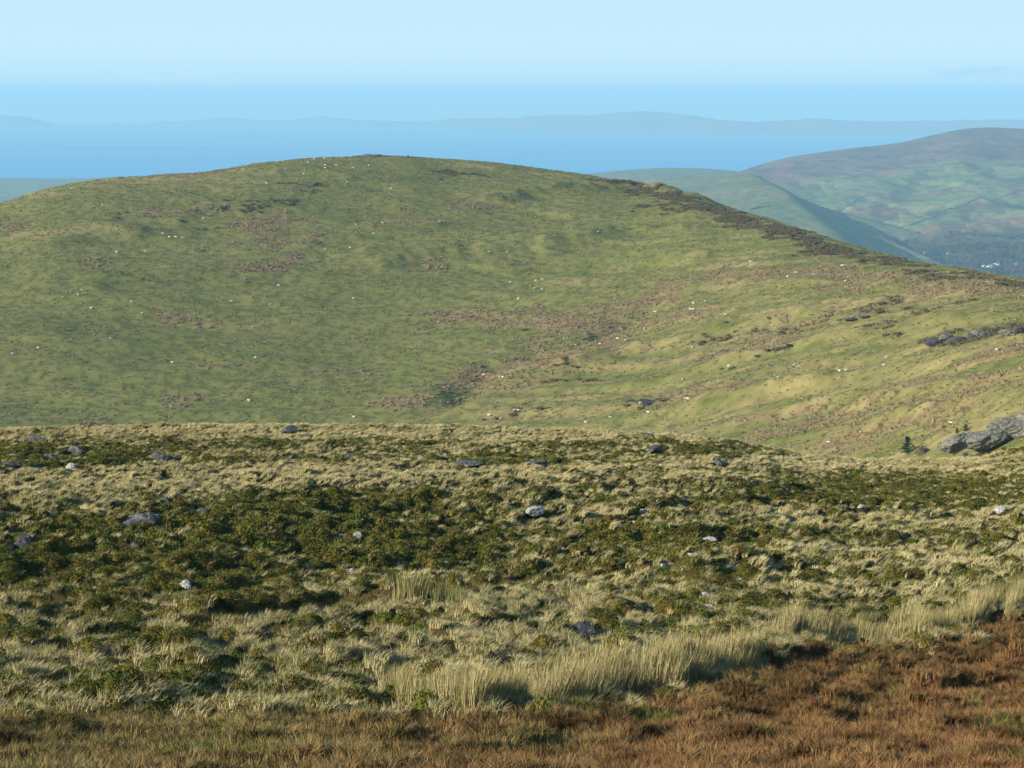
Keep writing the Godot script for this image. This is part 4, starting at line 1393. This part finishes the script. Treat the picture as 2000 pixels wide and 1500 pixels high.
func valley() -> void:
	ribbon("field_wall", "dark stone wall bending down the pale green field into the side valley", "wall", [[1622, 417], [1650, 407], [1667, 400], [1671, 390], [1690, 384], [1730, 383]], 1.6, 1.8, M.stone)
	ribbon("field_wall", "long straight dark stone wall climbing across the green fields", "wall", [[1778, 441], [1810, 428], [1850, 411], [1900, 393], [1985, 375]], 1.6, 1.8, M.stone)
	ribbon("hedge", "short dark hedge on the green spur", "hedge", [[1466, 412], [1485, 407], [1506, 404]], 3.0, 3.0, M.hedge, 1)
	var hs := [[435, 357, 8, "white farmhouse standing apart at the top of the valley wood"], [703, 366, 4, "small white cottage among trees above the valley"], [1000, 375, 5, "pale cottage in a clearing of the valley wood"], [1460, 540, 8, "white house at the lower end of the hamlet"], [1530, 549, 6, "low white house next to the lower end of the hamlet"], [1568, 530, 7, "white house in the middle of the hamlet"], [1572, 546, 4, "small white outbuilding in the middle of the hamlet"], [1635, 508, 7, "white house at the upper end of the hamlet"], [1658, 522, 5, "white outbuilding below the hamlet's upper house"], [1897, 508, 5, "white cottage alone beyond the hamlet"], [122, 370, 3, "tiny white cottage at the edge of the dark wood"], [1497, 366, 3, "tiny pale cottage high in the conifer wood"]]
	var k := 0
	for q in hs:
		house(1700.0 + q[0] * 0.15, 440.0 + q[1] * 0.15, q[2], 40 + k, q[3])
		k += 1
	# woods of the valley
	rng.seed = 222
	var m := tuft(44, 1.6, 7.5, 2.2, 0.35, Vector3.ZERO, 223, 0.3)
	var xf := []
	var cl := PackedColorArray()
	for i in 16000:
		var zd := rng.randf_range(3900.0, 6000.0)
		var t := rng.randf_range(t_at(1640, 480), t_at(2250, 480))
		var p := V(t * zd, 0, -zd)
		var n := n_patch.get_noise_2d(p.x * 0.3, p.z * 0.3)
		p.y = far_height(big, t, zd)
		var q := to_px(p)
		if q.y < 470.0 + n * 60.0 + rng.randf() * 8.0: continue
		if n_patch.get_noise_2d(p.x * 0.5 + 80.0, p.z * 0.5) < -0.12: continue
		var near := false
		for w in hs:
			if absf(q.x - 1700.0 - w[0] * 0.15) < w[2] * 0.8 and q.y > 440.0 + w[1] * 0.15 - 3.0 and q.y < 440.0 + w[1] * 0.15 + 9.0: near = true
		if near: continue
		var r := rng.randf_range(0.6, 1.3)
		xf.append(Transform3D(tilt_basis(rng.randf() * TAU, V(r, r * rng.randf_range(0.8, 1.4), r)), p))
		cl.append(Color(0.024, 0.040, 0.026) if n > 0.12 else Color(0.13, 0.072, 0.045).lerp(Color(0.07, 0.065, 0.035), rng.randf()))
	scatter("woodland", "mixed wood of conifers and bare trees filling the valley", "woodland", m, M.leaf, xf, cl)
	print("wood ", xf.size())

# ---------------------------------------------------------------- main
func make_materials() -> void:
	M.leaf = plant_mat(0.1)
	M.turf = ground_mat(120.0, 51, 0.48, 0.0)
	M.far_turf = ground_mat(900.0, 61, 0.5, 0.0)
	var s := StandardMaterial3D.new()
	s.albedo_color = lin(0.04, 0.235, 0.44)
	s.roughness = 0.8
	s.metallic_specular = 0.2
	s.uv1_triplanar = true
	s.uv1_world_triplanar = true
	s.uv1_scale = Vector3(1.0 / 24000.0, 1.0, 1.0 / 9000.0)
	s.roughness_texture = noise_tex(0.01, 71, 4, [[0.0, grey(0.25)], [0.5, grey(0.5)], [1.0, grey(0.85)]], 512)
	M.sea = s
	M.stone = rock_mat(lin(0.035, 0.035, 0.036), lin(0.105, 0.102, 0.095), lin(0.20, 0.195, 0.165), 1.6, 81)
	M.pale_stone = rock_mat(lin(0.10, 0.098, 0.095), lin(0.36, 0.345, 0.32), lin(0.58, 0.56, 0.52), 0.8, 84)
	M.crag = rock_mat(lin(0.055, 0.052, 0.045), lin(0.165, 0.155, 0.13), lin(0.21, 0.19, 0.10), 6.0, 90)
	var wl := plant_mat(0.0)
	wl.roughness = 1.0
	M.wool = wl
	var plain := {"bark": lin(0.06, 0.045, 0.035), "render": lin(0.78, 0.77, 0.74), "slate": lin(0.08, 0.085, 0.10), "hedge": lin(0.03, 0.04, 0.02)}
	for k in plain:
		var pm := StandardMaterial3D.new()
		pm.albedo_color = plain[k]
		pm.roughness = 0.9
		M[k] = pm
	var bm := plant_mat(0.1)
	bm.albedo_color = lin(0.09, 0.075, 0.06)
	M.bush = bm
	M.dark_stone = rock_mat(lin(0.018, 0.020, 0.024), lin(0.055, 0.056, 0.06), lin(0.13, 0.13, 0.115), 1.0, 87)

func _ready() -> void:
	set_noise()
	air_and_light()
	make_materials()
	var t := Time.get_ticks_msec()
	build_grid()
	print("grid ", Time.get_ticks_msec() - t)
	raise_folds()
	print("folds ", Time.get_ticks_msec() - t)
	hill_patches()
	build_terrain()
	print("terrain ", Time.get_ticks_msec() - t)
	far_land()
	sea()
	print("far ", Time.get_ticks_msec() - t)
	stones()
	outcrops()
	trees()
	valley()
	flock()
	print("things ", Time.get_ticks_msec() - t)
	hill_growth()
	near_growth()
	rush_beds()
	print("growth ", Time.get_ticks_msec() - t)
